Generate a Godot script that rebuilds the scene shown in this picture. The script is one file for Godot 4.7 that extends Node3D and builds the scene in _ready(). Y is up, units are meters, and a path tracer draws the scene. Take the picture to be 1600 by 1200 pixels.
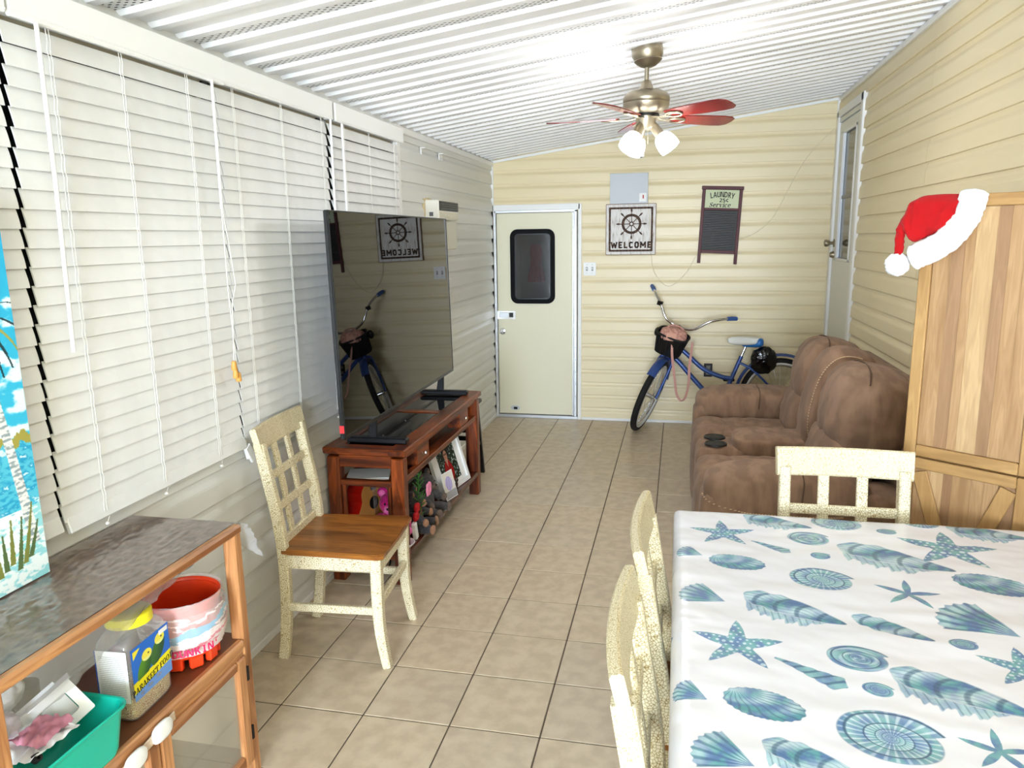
extends Node3D
# An enclosed Florida room: tiled floor, vinyl siding, pan roof, blinds on the left, dining table on the right.
# Axes: x along the back wall (right), y up, z towards the viewer; tile lines at multiples of TILE.

const TILE := 0.31
const XL := -0.28
const XR := 2.53
const ZB := -4.40
const ZF := 6.60
const LAP := 0.1145
const CEIL_LOW := 2.252       # height of the ceiling at x = -0.315
const CEIL_RISE := 0.137

var M := {}
var rng := RandomNumberGenerator.new()
var used := {}

# ------------------------------------------------------------------ mesh builder
class MB:
	var v := PackedVector3Array()
	var n := PackedVector3Array()
	var t := PackedVector2Array()
	var ix := PackedInt32Array()
	func vert(p: Vector3, nn: Vector3, uv := Vector2.ZERO) -> int:
		v.append(p); n.append(nn); t.append(uv)
		return v.size() - 1
	func tri(a: int, b: int, c: int) -> void:
		var g := (v[b] - v[a]).cross(v[c] - v[a])
		if g.dot(n[a] + n[b] + n[c]) > 0.0:
			ix.append(a); ix.append(c); ix.append(b)
		else:
			ix.append(a); ix.append(b); ix.append(c)
	func poly(pts: Array, nn: Vector3, uvs: Array = []) -> void:
		var s := v.size()
		for i in pts.size():
			vert(pts[i], nn, uvs[i] if uvs.size() else Vector2.ZERO)
		for i in range(1, pts.size() - 1):
			tri(s, s + i, s + i + 1)
	func box(c: Vector3, s: Vector3, bv := 0.003, bs := Basis()) -> MB:
		var h := s * 0.5
		var e := minf(bv, minf(h.x, minf(h.y, h.z)) * 0.48)
		for ax in 3:
			var u := (ax + 1) % 3
			var w := (ax + 2) % 3
			for sg in [-1.0, 1.0]:
				var nn := Vector3.ZERO
				nn[ax] = sg
				var P := []
				for q in [[-1, -1], [1, -1], [1, 1], [-1, 1]]:
					var p := Vector3.ZERO
					p[ax] = sg * h[ax]; p[u] = q[0] * (h[u] - e); p[w] = q[1] * (h[w] - e)
					P.append(c + bs * p)
				poly(P, bs * nn)
			if e <= 0.0:
				continue
			for su in [-1.0, 1.0]:
				for sw in [-1.0, 1.0]:
					var nn := Vector3.ZERO
					nn[u] = su; nn[w] = sw
					var P := []
					for q in [[0, -1], [0, 1], [1, 1], [1, -1]]:
						var p := Vector3.ZERO
						p[ax] = q[1] * (h[ax] - e)
						p[u] = su * (h[u] if q[0] == 0 else h[u] - e)
						p[w] = sw * (h[w] - e if q[0] == 0 else h[w])
						P.append(c + bs * p)
					poly(P, (bs * nn).normalized())
		if e > 0.0:
			for a in [-1.0, 1.0]:
				for b in [-1.0, 1.0]:
					for d in [-1.0, 1.0]:
						poly([c + bs * Vector3(a * h.x, b * (h.y - e), d * (h.z - e)), c + bs * Vector3(a * (h.x - e), b * h.y, d * (h.z - e)), c + bs * Vector3(a * (h.x - e), b * (h.y - e), d * h.z)], (bs * Vector3(a, b, d)).normalized())
		return self
	func span(a: Vector3, b: Vector3, bv := 0.003) -> MB:      # a box from corner to corner
		return box((a + b) * 0.5, (b - a).abs(), bv)
	func quad(a: Vector3, b: Vector3, c: Vector3, d: Vector3, towards: Vector3) -> MB:   # textured: a = (0,1) bottom left, b = (1,1), c = (1,0), d = (0,0)
		var nn := (b - a).cross(d - a).normalized()
		if nn.dot(towards) < 0.0:
			nn = -nn
		poly([a, b, c, d], nn, [Vector2(0, 1), Vector2(1, 1), Vector2(1, 0), Vector2(0, 0)])
		return self
	func tube(pts: Array, r, seg := 8, cap := true, closed := false) -> MB:
		var m := pts.size()
		var nrm := Vector3.ZERO
		var rings := []
		for i in m:
			var tg: Vector3
			if closed:
				tg = (pts[(i + 1) % m] - pts[(i - 1 + m) % m]).normalized()
			else:
				tg = (pts[mini(i + 1, m - 1)] - pts[maxi(i - 1, 0)]).normalized()
			if i == 0:
				nrm = tg.cross(Vector3.UP if absf(tg.y) < 0.9 else Vector3.RIGHT).normalized()
			else:
				nrm = (nrm - tg * nrm.dot(tg)).normalized()
			var bn := tg.cross(nrm)
			var rr: float = r[i] if r is Array else r
			var ring := []
			for k in seg + 1:
				var a := TAU * k / seg
				var dr := nrm * cos(a) + bn * sin(a)
				ring.append(vert(pts[i] + dr * rr, dr, Vector2(float(k) / seg, float(i) / maxi(m - 1, 1))))
			rings.append(ring)
			if cap and not closed and (i == 0 or i == m - 1):
				var P := []
				for k in seg:
					P.append(v[ring[k]])
				poly(P, -tg if i == 0 else tg)
		for i in (m if closed else m - 1):
			var A: Array = rings[i]
			var B: Array = rings[(i + 1) % m]
			for k in seg:
				tri(A[k], A[k + 1], B[k + 1]); tri(A[k], B[k + 1], B[k])
		return self
	func bar(pts: Array, wd: Vector3, w, th, ch := 0.004) -> MB:   # a bar of chamfered rectangular section along a path; wd = direction of its width
		var m := pts.size()
		var sec := []
		var last := []
		for i in m:
			var tg: Vector3 = (pts[mini(i + 1, m - 1)] - pts[maxi(i - 1, 0)]).normalized()
			var wv := (wd - tg * wd.dot(tg)).normalized()
			var tv := tg.cross(wv)
			var a: float = (w[i] if w is Array else w) * 0.5
			var b: float = (th[i] if th is Array else th) * 0.5
			var c := minf(ch, minf(a, b) * 0.6)
			var ring := []
			for q in [[a, b - c], [a - c, b], [-a + c, b], [-a, b - c], [-a, -b + c], [-a + c, -b], [a - c, -b], [a, -b + c]]:
				ring.append(pts[i] + wv * q[0] + tv * q[1])
			sec.append([ring, pts[i]])
			if i == 0 or i == m - 1:
				poly(ring, -tg if i == 0 else tg)
		for k in 8:
			var prev := []
			for i in m:
				var ring: Array = sec[i][0]
				var mid: Vector3 = (ring[k] + ring[(k + 1) % 8]) * 0.5
				var e: Vector3 = ring[(k + 1) % 8] - ring[k]
				var tg: Vector3 = (pts[mini(i + 1, m - 1)] - pts[maxi(i - 1, 0)]).normalized()
				var nn := e.cross(tg).normalized()
				if nn.dot(mid - sec[i][1]) < 0.0:
					nn = -nn
				var cur := [vert(ring[k], nn), vert(ring[(k + 1) % 8], nn)]
				if prev.size():
					tri(prev[0], prev[1], cur[1]); tri(prev[0], cur[1], cur[0])
				prev = cur
		return self
	func lathe(pr: Array, seg := 24, xf := Transform3D()) -> MB:   # profile of Vector2(radius, height)
		for i in pr.size() - 1:
			var a: Vector2 = pr[i]
			var b: Vector2 = pr[i + 1]
			if a.distance_to(b) < 0.00001:
				continue
			var na := _pn(pr, i, i, 1)
			var nb := _pn(pr, i, i + 1, -1)
			var A := []
			var B := []
			for k in seg + 1:
				var f := TAU * k / seg
				var c := cos(f)
				var s := sin(f)
				A.append(vert(xf * Vector3(a.x * c, a.y, a.x * s), (xf.basis * Vector3(na.x * c, na.y, na.x * s)).normalized(), Vector2(float(k) / seg, a.y)))
				B.append(vert(xf * Vector3(b.x * c, b.y, b.x * s), (xf.basis * Vector3(nb.x * c, nb.y, nb.x * s)).normalized(), Vector2(float(k) / seg, b.y)))
			for k in seg:
				tri(A[k], A[k + 1], B[k + 1]); tri(A[k], B[k + 1], B[k])
		return self
	func _pn(pr: Array, s: int, at: int, _d: int) -> Vector2:
		var g: Vector2 = (pr[s + 1] - pr[s]).normalized()
		var n0 := Vector2(g.y, -g.x)
		var o := at - 1 if at == s else at
		if o >= 0 and o < pr.size() - 1:
			var h: Vector2 = (pr[o + 1] - pr[o]).normalized()
			if g.dot(h) > 0.7:
				return (n0 + Vector2(h.y, -h.x)).normalized()
		return n0
	func prism(pg: PackedVector2Array, d: float, xf := Transform3D()) -> MB:   # a polygon in x, y extruded from z = 0 to d
		var id := Geometry2D.triangulate_polygon(pg)
		for side in 2:
			var z := d * side
			var nn := (xf.basis * Vector3(0, 0, 1 if side == (1 if d > 0 else 0) else -1)).normalized()
			var s := v.size()
			for p in pg:
				vert(xf * Vector3(p.x, p.y, z), nn, p)
			for i in range(0, id.size(), 3):
				tri(s + id[i], s + id[i + 1], s + id[i + 2])
		var ccw := not Geometry2D.is_polygon_clockwise(pg)
		for i in pg.size():
			var a := pg[i]
			var b := pg[(i + 1) % pg.size()]
			var e := (b - a).normalized()
			var o := Vector3(e.y, -e.x, 0) if ccw else Vector3(-e.y, e.x, 0)
			poly([xf * Vector3(a.x, a.y, 0), xf * Vector3(b.x, b.y, 0), xf * Vector3(b.x, b.y, d), xf * Vector3(a.x, a.y, d)], (xf.basis * o).normalized())
		return self
	func grid(nu: int, nv: int, f: Callable, flip := false) -> MB:
		var s := v.size()
		for i in nu + 1:
			for j in nv + 1:
				var p: Vector3 = f.call(float(i) / nu, float(j) / nv)
				vert(p, Vector3.ZERO, Vector2(float(i) / nu, float(j) / nv))
		var k := ix.size()
		for i in nu:
			for j in nv:
				var a := s + i * (nv + 1) + j
				var b := a + nv + 1
				if flip:
					for q in [a, b, b + 1, a, b + 1, a + 1]: ix.append(q)
				else:
					for q in [a, b + 1, b, a, a + 1, b + 1]: ix.append(q)
		smooth(s, k)
		return self
	func blob(c: Vector3, h: Vector3, k := 4.0, ns := 10, bs := Basis(), disp = null) -> MB:   # a rounded box
		var s := v.size()
		var i0 := ix.size()
		for ax in 3:
			for sg in [-1.0, 1.0]:
				var s2 := v.size()
				for i in ns + 1:
					for j in ns + 1:
						var p := Vector3.ZERO
						p[ax] = sg
						p[(ax + 1) % 3] = tan((2.0 * i / ns - 1.0) * 0.7854)
						p[(ax + 2) % 3] = tan((2.0 * j / ns - 1.0) * 0.7854)
						var l := pow(pow(absf(p.x), k) + pow(absf(p.y), k) + pow(absf(p.z), k), 1.0 / k)
						p = p / l
						var q := p * h
						if disp != null:
							q = disp.call(p, q)
						vert(c + bs * q, Vector3.ZERO, Vector2(float(i) / ns, float(j) / ns))
				for i in ns:
					for j in ns:
						var a := s2 + i * (ns + 1) + j
						var b := a + ns + 1
						if sg > 0.0:
							for q in [a, b + 1, b, a, a + 1, b + 1]: ix.append(q)
						else:
							for q in [a, b, b + 1, a, b + 1, a + 1]: ix.append(q)
		smooth(s, i0)
		return self
	func smooth(s: int, i0: int) -> void:
		var acc := {}
		for i in range(i0, ix.size(), 3):
			var g := (v[ix[i + 2]] - v[ix[i]]).cross(v[ix[i + 1]] - v[ix[i]])
			for j in 3:
				var key := Vector3i((v[ix[i + j]] * 20000.0).round())
				acc[key] = acc.get(key, Vector3.ZERO) + g
		for i in range(s, v.size()):
			var key := Vector3i((v[i] * 20000.0).round())
			var g: Vector3 = acc.get(key, Vector3.UP)
			n[i] = g.normalized() if g.length() > 0.0 else Vector3.UP
	func done() -> ArrayMesh:
		var a := []
		a.resize(Mesh.ARRAY_MAX)
		a[Mesh.ARRAY_VERTEX] = v
		a[Mesh.ARRAY_NORMAL] = n
		a[Mesh.ARRAY_TEX_UV] = t
		a[Mesh.ARRAY_INDEX] = ix
		var m := ArrayMesh.new()
		m.add_surface_from_arrays(Mesh.PRIMITIVE_TRIANGLES, a)
		return m

# ------------------------------------------------------------------ node helpers
func numbered(called: String) -> String:
	var k: int = used.get(called, 0)
	used[called] = k + 1
	return called if k == 0 else "%s_%03d" % [called, k]

func part(called: String, mb, m: Material, parent: Node, xf := Transform3D()) -> MeshInstance3D:
	var o := MeshInstance3D.new()
	o.name = called
	o.mesh = mb.done() if mb is MB else mb
	o.material_override = null
	for i in o.mesh.get_surface_count():
		o.set_surface_override_material(i, m)
	o.transform = xf
	parent.add_child(o, true)
	return o

func thing(called: String, label: String, category: String, at := Vector3.ZERO, turn := 0.0, group := "") -> Node3D:
	var o := Node3D.new()
	o.name = numbered(called)
	add_child(o)
	o.position = at
	o.rotation.y = turn
	o.set_meta("label", label)
	o.set_meta("category", category)
	if group:
		o.set_meta("group", group)
	return o

func single(called: String, label: String, category: String, mb, m: Material, at := Vector3.ZERO, turn := 0.0, group := "") -> MeshInstance3D:
	var o := part(numbered(called), mb, m, self)
	o.position = at
	o.rotation.y = turn
	o.set_meta("label", label)
	o.set_meta("category", category)
	if group:
		o.set_meta("group", group)
	return o

func struct(called: String, label := "", category := "") -> Node3D:
	var o := Node3D.new()
	o.name = called
	add_child(o)
	o.set_meta("kind", "structure")
	if label:
		o.set_meta("label", label)
		o.set_meta("category", category)
	return o

func text(called: String, s: String, size: float, depth: float, m: Material, parent: Node, xf: Transform3D, serif := false, wide := 1.0) -> MeshInstance3D:
	var tm := TextMesh.new()
	var f := SystemFont.new()
	f.font_names = PackedStringArray(["Droid Serif" if serif else "Droid Sans"])
	f.font_weight = 700
	tm.font = f
	tm.text = s
	tm.font_size = 32
	tm.pixel_size = size / 24.0
	tm.depth = depth
	tm.curve_step = 1.0
	var o := MeshInstance3D.new()
	o.name = called
	o.mesh = tm
	o.set_surface_override_material(0, m)
	o.transform = xf * Transform3D(Basis().scaled(Vector3(wide, 1, 1)), Vector3.ZERO)
	parent.add_child(o, true)
	return o

# ------------------------------------------------------------------ materials
func grad(stops: Array) -> Gradient:
	var g := Gradient.new()
	var o := PackedFloat32Array()
	var c := PackedColorArray()
	for s in stops:
		o.append(s[0]); c.append(s[1])
	g.offsets = o
	g.colors = c
	return g

func noise_tex(sd: int, freq: float, stops: Array, size := 512, cellular := false, octaves := 4, normal := false) -> NoiseTexture2D:
	var f := FastNoiseLite.new()
	f.seed = sd
	f.frequency = freq
	f.fractal_octaves = octaves
	f.noise_type = FastNoiseLite.TYPE_CELLULAR if cellular else FastNoiseLite.TYPE_SIMPLEX_SMOOTH
	if cellular:
		f.cellular_return_type = FastNoiseLite.RETURN_DISTANCE2_SUB
		f.fractal_type = FastNoiseLite.FRACTAL_NONE
	var tx := NoiseTexture2D.new()
	tx.width = size
	tx.height = size
	tx.seamless = true
	tx.noise = f
	tx.generate_mipmaps = false
	if normal:
		tx.as_normal_map = true
	if stops.size():
		tx.color_ramp = grad(stops)
	return tx

func mat(key: String, c: Color, rough := 0.6, metal := 0.0) -> StandardMaterial3D:
	if M.has(key):
		return M[key]
	var m := StandardMaterial3D.new()
	m.resource_name = key
	m.albedo_color = c
	m.roughness = rough
	m.metallic = metal
	M[key] = m
	return m

func tri_tex(m: StandardMaterial3D, tx: Texture2D, scale: Vector3, world := false) -> void:
	m.albedo_texture = tx
	m.uv1_triplanar = true
	m.uv1_world_triplanar = world
	m.uv1_scale = scale
	m.uv1_triplanar_sharpness = 8.0

func wood(key: String, dark: Color, light: Color, along: int, rough := 0.35, sd := 5, fine := 9.0) -> StandardMaterial3D:
	if M.has(key):
		return M[key]
	var m := mat(key, Color.WHITE, rough)
	var tk := "tex_%s_%s_%d" % [dark.to_html(), light.to_html(), sd]
	if not M.has(tk):
		M[tk] = noise_tex(sd, 0.012, [[0.25, dark], [0.42, dark.lerp(light, 0.65)], [0.5, dark.lerp(light, 0.35)], [0.58, light], [0.7, dark.lerp(light, 0.5)], [0.85, light]], 512, false, 5)
	var sc := Vector3(fine, fine, fine)
	sc[along] = fine * 0.09
	tri_tex(m, M[tk], sc * 0.45)
	return m

func glass(key: String, c: Color, rough := 0.03) -> StandardMaterial3D:
	if M.has(key):
		return M[key]
	var m := mat(key, c, rough)
	m.transparency = BaseMaterial3D.TRANSPARENCY_ALPHA
	return m

func fabric(key: String, a: Color, b: Color, scale := 6.0, rough := 0.95, sheen := 0.3, sd := 11) -> StandardMaterial3D:
	if M.has(key):
		return M[key]
	var m := mat(key, Color.WHITE, rough)
	tri_tex(m, noise_tex(sd, 0.02, [[0.3, a], [0.7, b]], 256), Vector3.ONE * scale)
	m.rim_enabled = sheen > 0.0
	m.rim = sheen
	m.rim_tint = 0.7
	return m

func picture(key: String, im: Image, rough := 0.5) -> StandardMaterial3D:
	var m := mat(key, Color.WHITE, rough)
	m.albedo_texture = ImageTexture.create_from_image(im)
	return m

# ------------------------------------------------------------------ scene
func _ready() -> void:
	rng.seed = 7
	# camera
	var cam := Camera3D.new()
	cam.name = "camera"
	cam.position = Vector3(1.3358, 1.6101, 2.1732)
	cam.rotation_order = EULER_ORDER_YXZ
	cam.rotation_degrees = Vector3(-10.98, 12.482, -0.857)
	cam.fov = 53.916
	cam.near = 0.02
	add_child(cam)
	cam.current = true
	# sky and exposure
	var we := WorldEnvironment.new()
	we.name = "environment"
	var env := Environment.new()
	var sm := ProceduralSkyMaterial.new()
	sm.sky_top_color = Color(0.55, 0.70, 0.92)
	sm.sky_horizon_color = Color(0.86, 0.91, 0.96)
	sm.ground_horizon_color = Color(0.80, 0.79, 0.76)
	sm.ground_bottom_color = Color(0.66, 0.64, 0.60)
	sm.sky_energy_multiplier = 2.4
	sm.ground_energy_multiplier = 2.0
	var sky := Sky.new()
	sky.sky_material = sm
	env.background_mode = Environment.BG_SKY
	env.sky = sky
	env.ambient_light_source = Environment.AMBIENT_SOURCE_DISABLED
	env.tonemap_mode = Environment.TONE_MAPPER_LINEAR
	env.tonemap_exposure = 0.80
	env.sdfgi_enabled = true
	env.ssao_enabled = true
	env.ssil_enabled = true
	we.environment = env
	add_child(we)
	# daylight that comes in through the open glazed end of the room, behind the viewer
	var day := AreaLight3D.new()
	day.name = "daylight"
	day.area_size = Vector2(1.76, 2.1)
	day.light_color = Color(0.86, 0.925, 1.0)
	day.light_energy = 72.0
	day.position = Vector3(1.40, 1.10, ZF - 0.02)
	day.shadow_enabled = true
	day.set("area_range", 14.0)
	add_child(day)

	make_materials()
	shell()
	siding_walls()
	doors()
	blinds()
	wall_things()
	ceiling_fan()
	tv_and_stand()
	sofa()
	bicycle()
	tall_cabinet()
	dining()
	display_cabinet()
	small_things()

func make_materials() -> void:
	var m := mat("tile", Color.WHITE, 0.32)
	tri_tex(m, noise_tex(3, 0.011, [[0.25, Color(0.772, 0.702, 0.599)], [0.5, Color(0.805, 0.737, 0.632)], [0.75, Color(0.832, 0.767, 0.664)]], 512, false, 6), Vector3.ONE * 1.7, true)
	m.metallic_specular = 0.4
	m = mat("tile_warm", Color.WHITE, 0.34)
	tri_tex(m, noise_tex(9, 0.013, [[0.25, Color(0.778, 0.699, 0.589)], [0.5, Color(0.810, 0.734, 0.623)], [0.75, Color(0.835, 0.765, 0.656)]], 512, false, 6), Vector3.ONE * 1.9, true)
	m = mat("tile_grey", Color.WHITE, 0.32)
	tri_tex(m, noise_tex(19, 0.012, [[0.25, Color(0.761, 0.694, 0.599)], [0.5, Color(0.792, 0.728, 0.630)], [0.75, Color(0.818, 0.756, 0.659)]], 512, false, 6), Vector3.ONE * 1.6, true)
	mat("grout", Color(0.36, 0.31, 0.26), 0.9)
	m = mat("siding_cream", Color.WHITE, 0.38)
	tri_tex(m, noise_tex(21, 0.008, [[0.3, Color(0.905, 0.845, 0.69)], [0.7, Color(0.915, 0.857, 0.705)]], 256), Vector3(0.5, 4, 0.5), true)
	m = mat("siding_white", Color.WHITE, 0.36)
	tri_tex(m, noise_tex(22, 0.008, [[0.3, Color(0.875, 0.875, 0.855)], [0.7, Color(0.885, 0.885, 0.865)]], 256), Vector3(0.5, 4, 0.5), true)
	mat("sheathing", Color(0.80, 0.76, 0.66), 0.8)
	mat("white_paint", Color(0.93, 0.93, 0.92), 0.4)
	mat("white_vinyl", Color(0.94, 0.94, 0.93), 0.35)
	mat("pan_white", Color(0.95, 0.95, 0.95), 0.42)
	m = mat("aluminium", Color(0.80, 0.81, 0.82), 0.38, 0.75)
	mat("black_rubber", Color(0.03, 0.032, 0.036), 0.6).metallic_specular = 0.25
	mat("black_plastic", Color(0.03, 0.032, 0.036), 0.35)
	mat("dark_glass", Color(0.02, 0.022, 0.025), 0.05)
	m = mat("blind_slat", Color.WHITE, 0.42)
	tri_tex(m, noise_tex(31, 0.02, [[0.25, Color(0.895, 0.895, 0.885)], [0.75, Color(0.91, 0.91, 0.90)]], 256), Vector3(2, 2, 2))
	mat("cord_white", Color(0.93, 0.92, 0.88), 0.7)
	mat("nickel", Color(0.62, 0.58, 0.50), 0.34, 0.85)
	mat("chrome", Color(0.86, 0.86, 0.87), 0.14, 1.0)
	# crackle-glazed paint of the chairs
	m = mat("crackle", Color.WHITE, 0.5)
	tri_tex(m, noise_tex(41, 0.085, [[0.0, Color(0.56, 0.46, 0.29)], [0.07, Color(0.74, 0.66, 0.46)], [0.15, Color(0.92, 0.885, 0.765)], [1.0, Color(0.95, 0.925, 0.83)]], 512, true), Vector3.ONE * 3.2)
	m = mat("crackle_rail", Color.WHITE, 0.5)
	tri_tex(m, noise_tex(42, 0.11, [[0.0, Color(0.62, 0.53, 0.35)], [0.10, Color(0.80, 0.73, 0.55)], [0.25, Color(0.92, 0.88, 0.76)], [1.0, Color(0.94, 0.91, 0.81)]], 512, true), Vector3.ONE * 4.6)
	wood("seat_wood", Color(0.437, 0.254, 0.100), Color(0.661, 0.419, 0.177), 0, 0.28, 51, 4.0)
	for a in 3:
		wood("stand_wood_%d" % a, Color(0.26, 0.10, 0.035), Color(0.58, 0.27, 0.09), a, 0.3, 52, 3.5)
		wood("pine_%d" % a, Color(0.56, 0.35, 0.20), Color(0.80, 0.58, 0.38), a, 0.4, 53, 3.5)
		wood("acacia_%d" % a, Color(0.630, 0.477, 0.288), Color(0.738, 0.585, 0.378), a, 0.4, 54, 4.0)
	wood("plank_a", Color(0.603, 0.459, 0.306), Color(0.711, 0.567, 0.405), 1, 0.4, 55, 5.0)
	wood("plank_b", Color(0.549, 0.414, 0.288), Color(0.639, 0.495, 0.360), 1, 0.4, 56, 5.0)
	wood("plank_c", Color(0.675, 0.540, 0.378), Color(0.774, 0.648, 0.477), 1, 0.4, 57, 5.0)
	fabric("suede", Color(0.499, 0.389, 0.302), Color(0.593, 0.470, 0.373), 1.0, 0.95, 0.15, 61)
	M["suede"].uv1_scale = Vector3(2.2, 0.7, 1.2)
	mat("stitch", Color(0.86, 0.74, 0.60), 0.8)
	mat("blue_frame", Color(0.20, 0.31, 0.56), 0.28, 0.25)
	mat("tyre", Color(0.03, 0.03, 0.032), 0.8)
	mat("paper_white", Color(0.95, 0.95, 0.94), 0.6)
	mat("ink", Color(0.09, 0.07, 0.06), 0.7)
	mat("red_fleece", Color(0.70, 0.012, 0.035), 1.0)
	M["red_fleece"].rim_enabled = true
	M["red_fleece"].rim = 0.4
	mat("fur_white", Color(0.97, 0.97, 0.97), 1.0)

# ------------------------------------------------------------------ shell
func ceil_y(x: float) -> float:
	return CEIL_LOW + CEIL_RISE * (x + 0.315)

func shell() -> void:
	# floor: grout bed with separate tiles
	var fl := struct("floor", "beige ceramic tile floor with dark grout lines", "floor")
	part("grout_bed", MB.new().span(Vector3(XL - 0.14, -0.12, ZB - 0.14), Vector3(XR + 0.14, -0.003, ZF + 0.14), 0.0), M.grout, fl)
	var g := 0.0052
	var whole := MB.new().box(Vector3(0, -0.005, 0), Vector3(TILE - g, 0.010, TILE - g), 0.0018).done()
	var tm := [M.tile, M.tile, M.tile_warm, M.tile_grey]
	for i in range(-1, 9):
		for j in range(-15, 8):
			var x0 := maxf(i * TILE, XL + 0.002)
			var x1 := minf((i + 1) * TILE, XR - 0.002)
			var z0 := maxf(j * TILE, ZB + 0.002)
			var z1 := minf((j + 1) * TILE, ZF - 0.002)
			if x1 - x0 < 0.02 or z1 - z0 < 0.02:
				continue
			var o: MeshInstance3D
			var mm: Material = tm[rng.randi() % 4]
			if x1 - x0 > TILE - 0.001 and z1 - z0 > TILE - 0.001:
				o = part("tile", whole, mm, fl)
			else:
				o = part("tile", MB.new().box(Vector3(0, -0.005, 0), Vector3(x1 - x0 - g, 0.010, z1 - z0 - g), 0.0018), mm, fl)
			o.position = Vector3((x0 + x1) * 0.5, rng.randf_range(-0.0004, 0.0004), (z0 + z1) * 0.5)
	part("far_slab", MB.new().span(Vector3(XL, -0.010, 8 * TILE), Vector3(XR, 0.0, ZF), 0.001), M.tile, fl)
	# ceiling: roof pans with three ribs each; one valley of each is a perforated strip
	var ce := struct("ceiling", "white ribbed aluminium pan roof with perforated strips", "ceiling")
	var P := 0.40
	var tilt := atan(CEIL_RISE)
	var L := (XR - XL + 0.20) / cos(tilt)
	var perf := mat("perforated", Color.WHITE, 0.45)
	var im := Image.create(64, 64, false, Image.FORMAT_RGB8)
	im.fill(Color(0.93, 0.93, 0.93))
	for q in [[12, 16], [44, 48]]:
		for a in range(-9, 10):
			for b in range(-13, 14):
				if a * a / 81.0 + b * b / 169.0 < 1.0:
					im.set_pixel(posmod(q[0] + b, 64), posmod(q[1] + a, 64), Color(0.16, 0.16, 0.16))
	perf.albedo_texture = ImageTexture.create_from_image(im)
	perf.uv1_scale = Vector3(L / 0.030, 3.0, 1)
	var h := 0.013
	var rw := 0.034
	var sl := 0.012
	var vw := P / 3.0 - rw - 2 * sl
	var prof := []                      # z from the middle of the perforated valley
	var z := vw * 0.5
	for k in 3:
		prof.append([z, h]); prof.append([z + sl, 0.0]); prof.append([z + sl + rw, 0.0]); prof.append([z + sl * 2 + rw, h])
		z += P / 3.0
	var mb := MB.new()
	for k in prof.size() - 1:
		if k % 4 == 3 and k > 12:
			continue
		var a: Array = prof[k]
		var b: Array = prof[k + 1]
		mb.poly([Vector3(0, a[1], a[0]), Vector3(L, a[1], a[0]), Vector3(L, b[1], b[0]), Vector3(0, b[1], b[0])], Vector3(0, -(b[0] - a[0]), (b[1] - a[1])).normalized() * (1.0 if true else 1.0))
	# closing top skin so that the pan has thickness
	mb.poly([Vector3(0, h + 0.02, vw * 0.5 - 0.0), Vector3(L, h + 0.02, vw * 0.5), Vector3(L, h + 0.02, vw * 0.5 + P), Vector3(0, h + 0.02, vw * 0.5 + P)], Vector3.UP)
	var pan := mb.done()
	var sb := MB.new()
	sb.quad(Vector3(0, h, -vw * 0.5), Vector3(L, h, -vw * 0.5), Vector3(L, h, vw * 0.5), Vector3(0, h, vw * 0.5), Vector3.DOWN)
	var strip := sb.done()
	var bs := Basis(Vector3(0, 0, 1), tilt)
	for k in range(-12, 18):
		var z0 := -0.24 + k * P
		if z0 < ZB - 0.35 or z0 > ZF + 0.2:
			continue
		var o := part("roof_pan", pan, M.pan_white, ce, Transform3D(bs, Vector3(XL - 0.10, ceil_y(XL - 0.10), z0)))
		part("vent_strip", strip, perf, o)
	part("roof_deck", MB.new().box(Vector3(L * 0.5, 0.085, (ZB + ZF) * 0.5), Vector3(L + 0.1, 0.07, ZF - ZB + 0.5), 0.0), M.sheathing, ce, Transform3D(bs, Vector3(XL - 0.10, ceil_y(XL - 0.10), 0)))
	# wall behind the viewer: white, with a wide glazed opening
	var wf := struct("wall_front", "white wall with a wide glazed opening", "wall")
	var wm: Material = M.white_paint
	part("panel", MB.new().span(Vector3(XL - 0.14, -0.1, ZF), Vector3(0.48, 2.36, ZF + 0.12), 0.0), wm, wf)
	part("panel", MB.new().span(Vector3(2.32, -0.1, ZF), Vector3(XR + 0.14, 2.72, ZF + 0.12), 0.0), wm, wf)
	part("panel", MB.new().span(Vector3(0.48, 2.18, ZF), Vector3(2.32, 2.36, ZF + 0.12), 0.0), wm, wf)
	part("panel", MB.new().prism(PackedVector2Array([Vector2(-0.08, 2.36), Vector2(2.32, 2.36), Vector2(2.32, 2.68)]), 0.12, Transform3D(Basis(), Vector3(0, 0, ZF))), wm, wf)
	var wn := struct("window_5")
	for x in [0.50, 1.40, 2.30]:
		part("mullion", MB.new().span(Vector3(x - 0.03, 0.0, ZF + 0.03), Vector3(x + 0.03, 2.18, ZF + 0.09), 0.004), M.white_paint, wn)
	part("sill", MB.new().span(Vector3(0.48, 0.0, ZF + 0.02), Vector3(2.32, 0.06, ZF + 0.10), 0.004), M.white_paint, wn)
	for x in [0.95, 1.85]:
		part("pane", MB.new().span(Vector3(x - 0.42, 0.06, ZF + 0.055), Vector3(x + 0.42, 2.18, ZF + 0.061), 0.0), glass("clear_pane", Color(1, 1, 1, 0.06)), wn)

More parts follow.
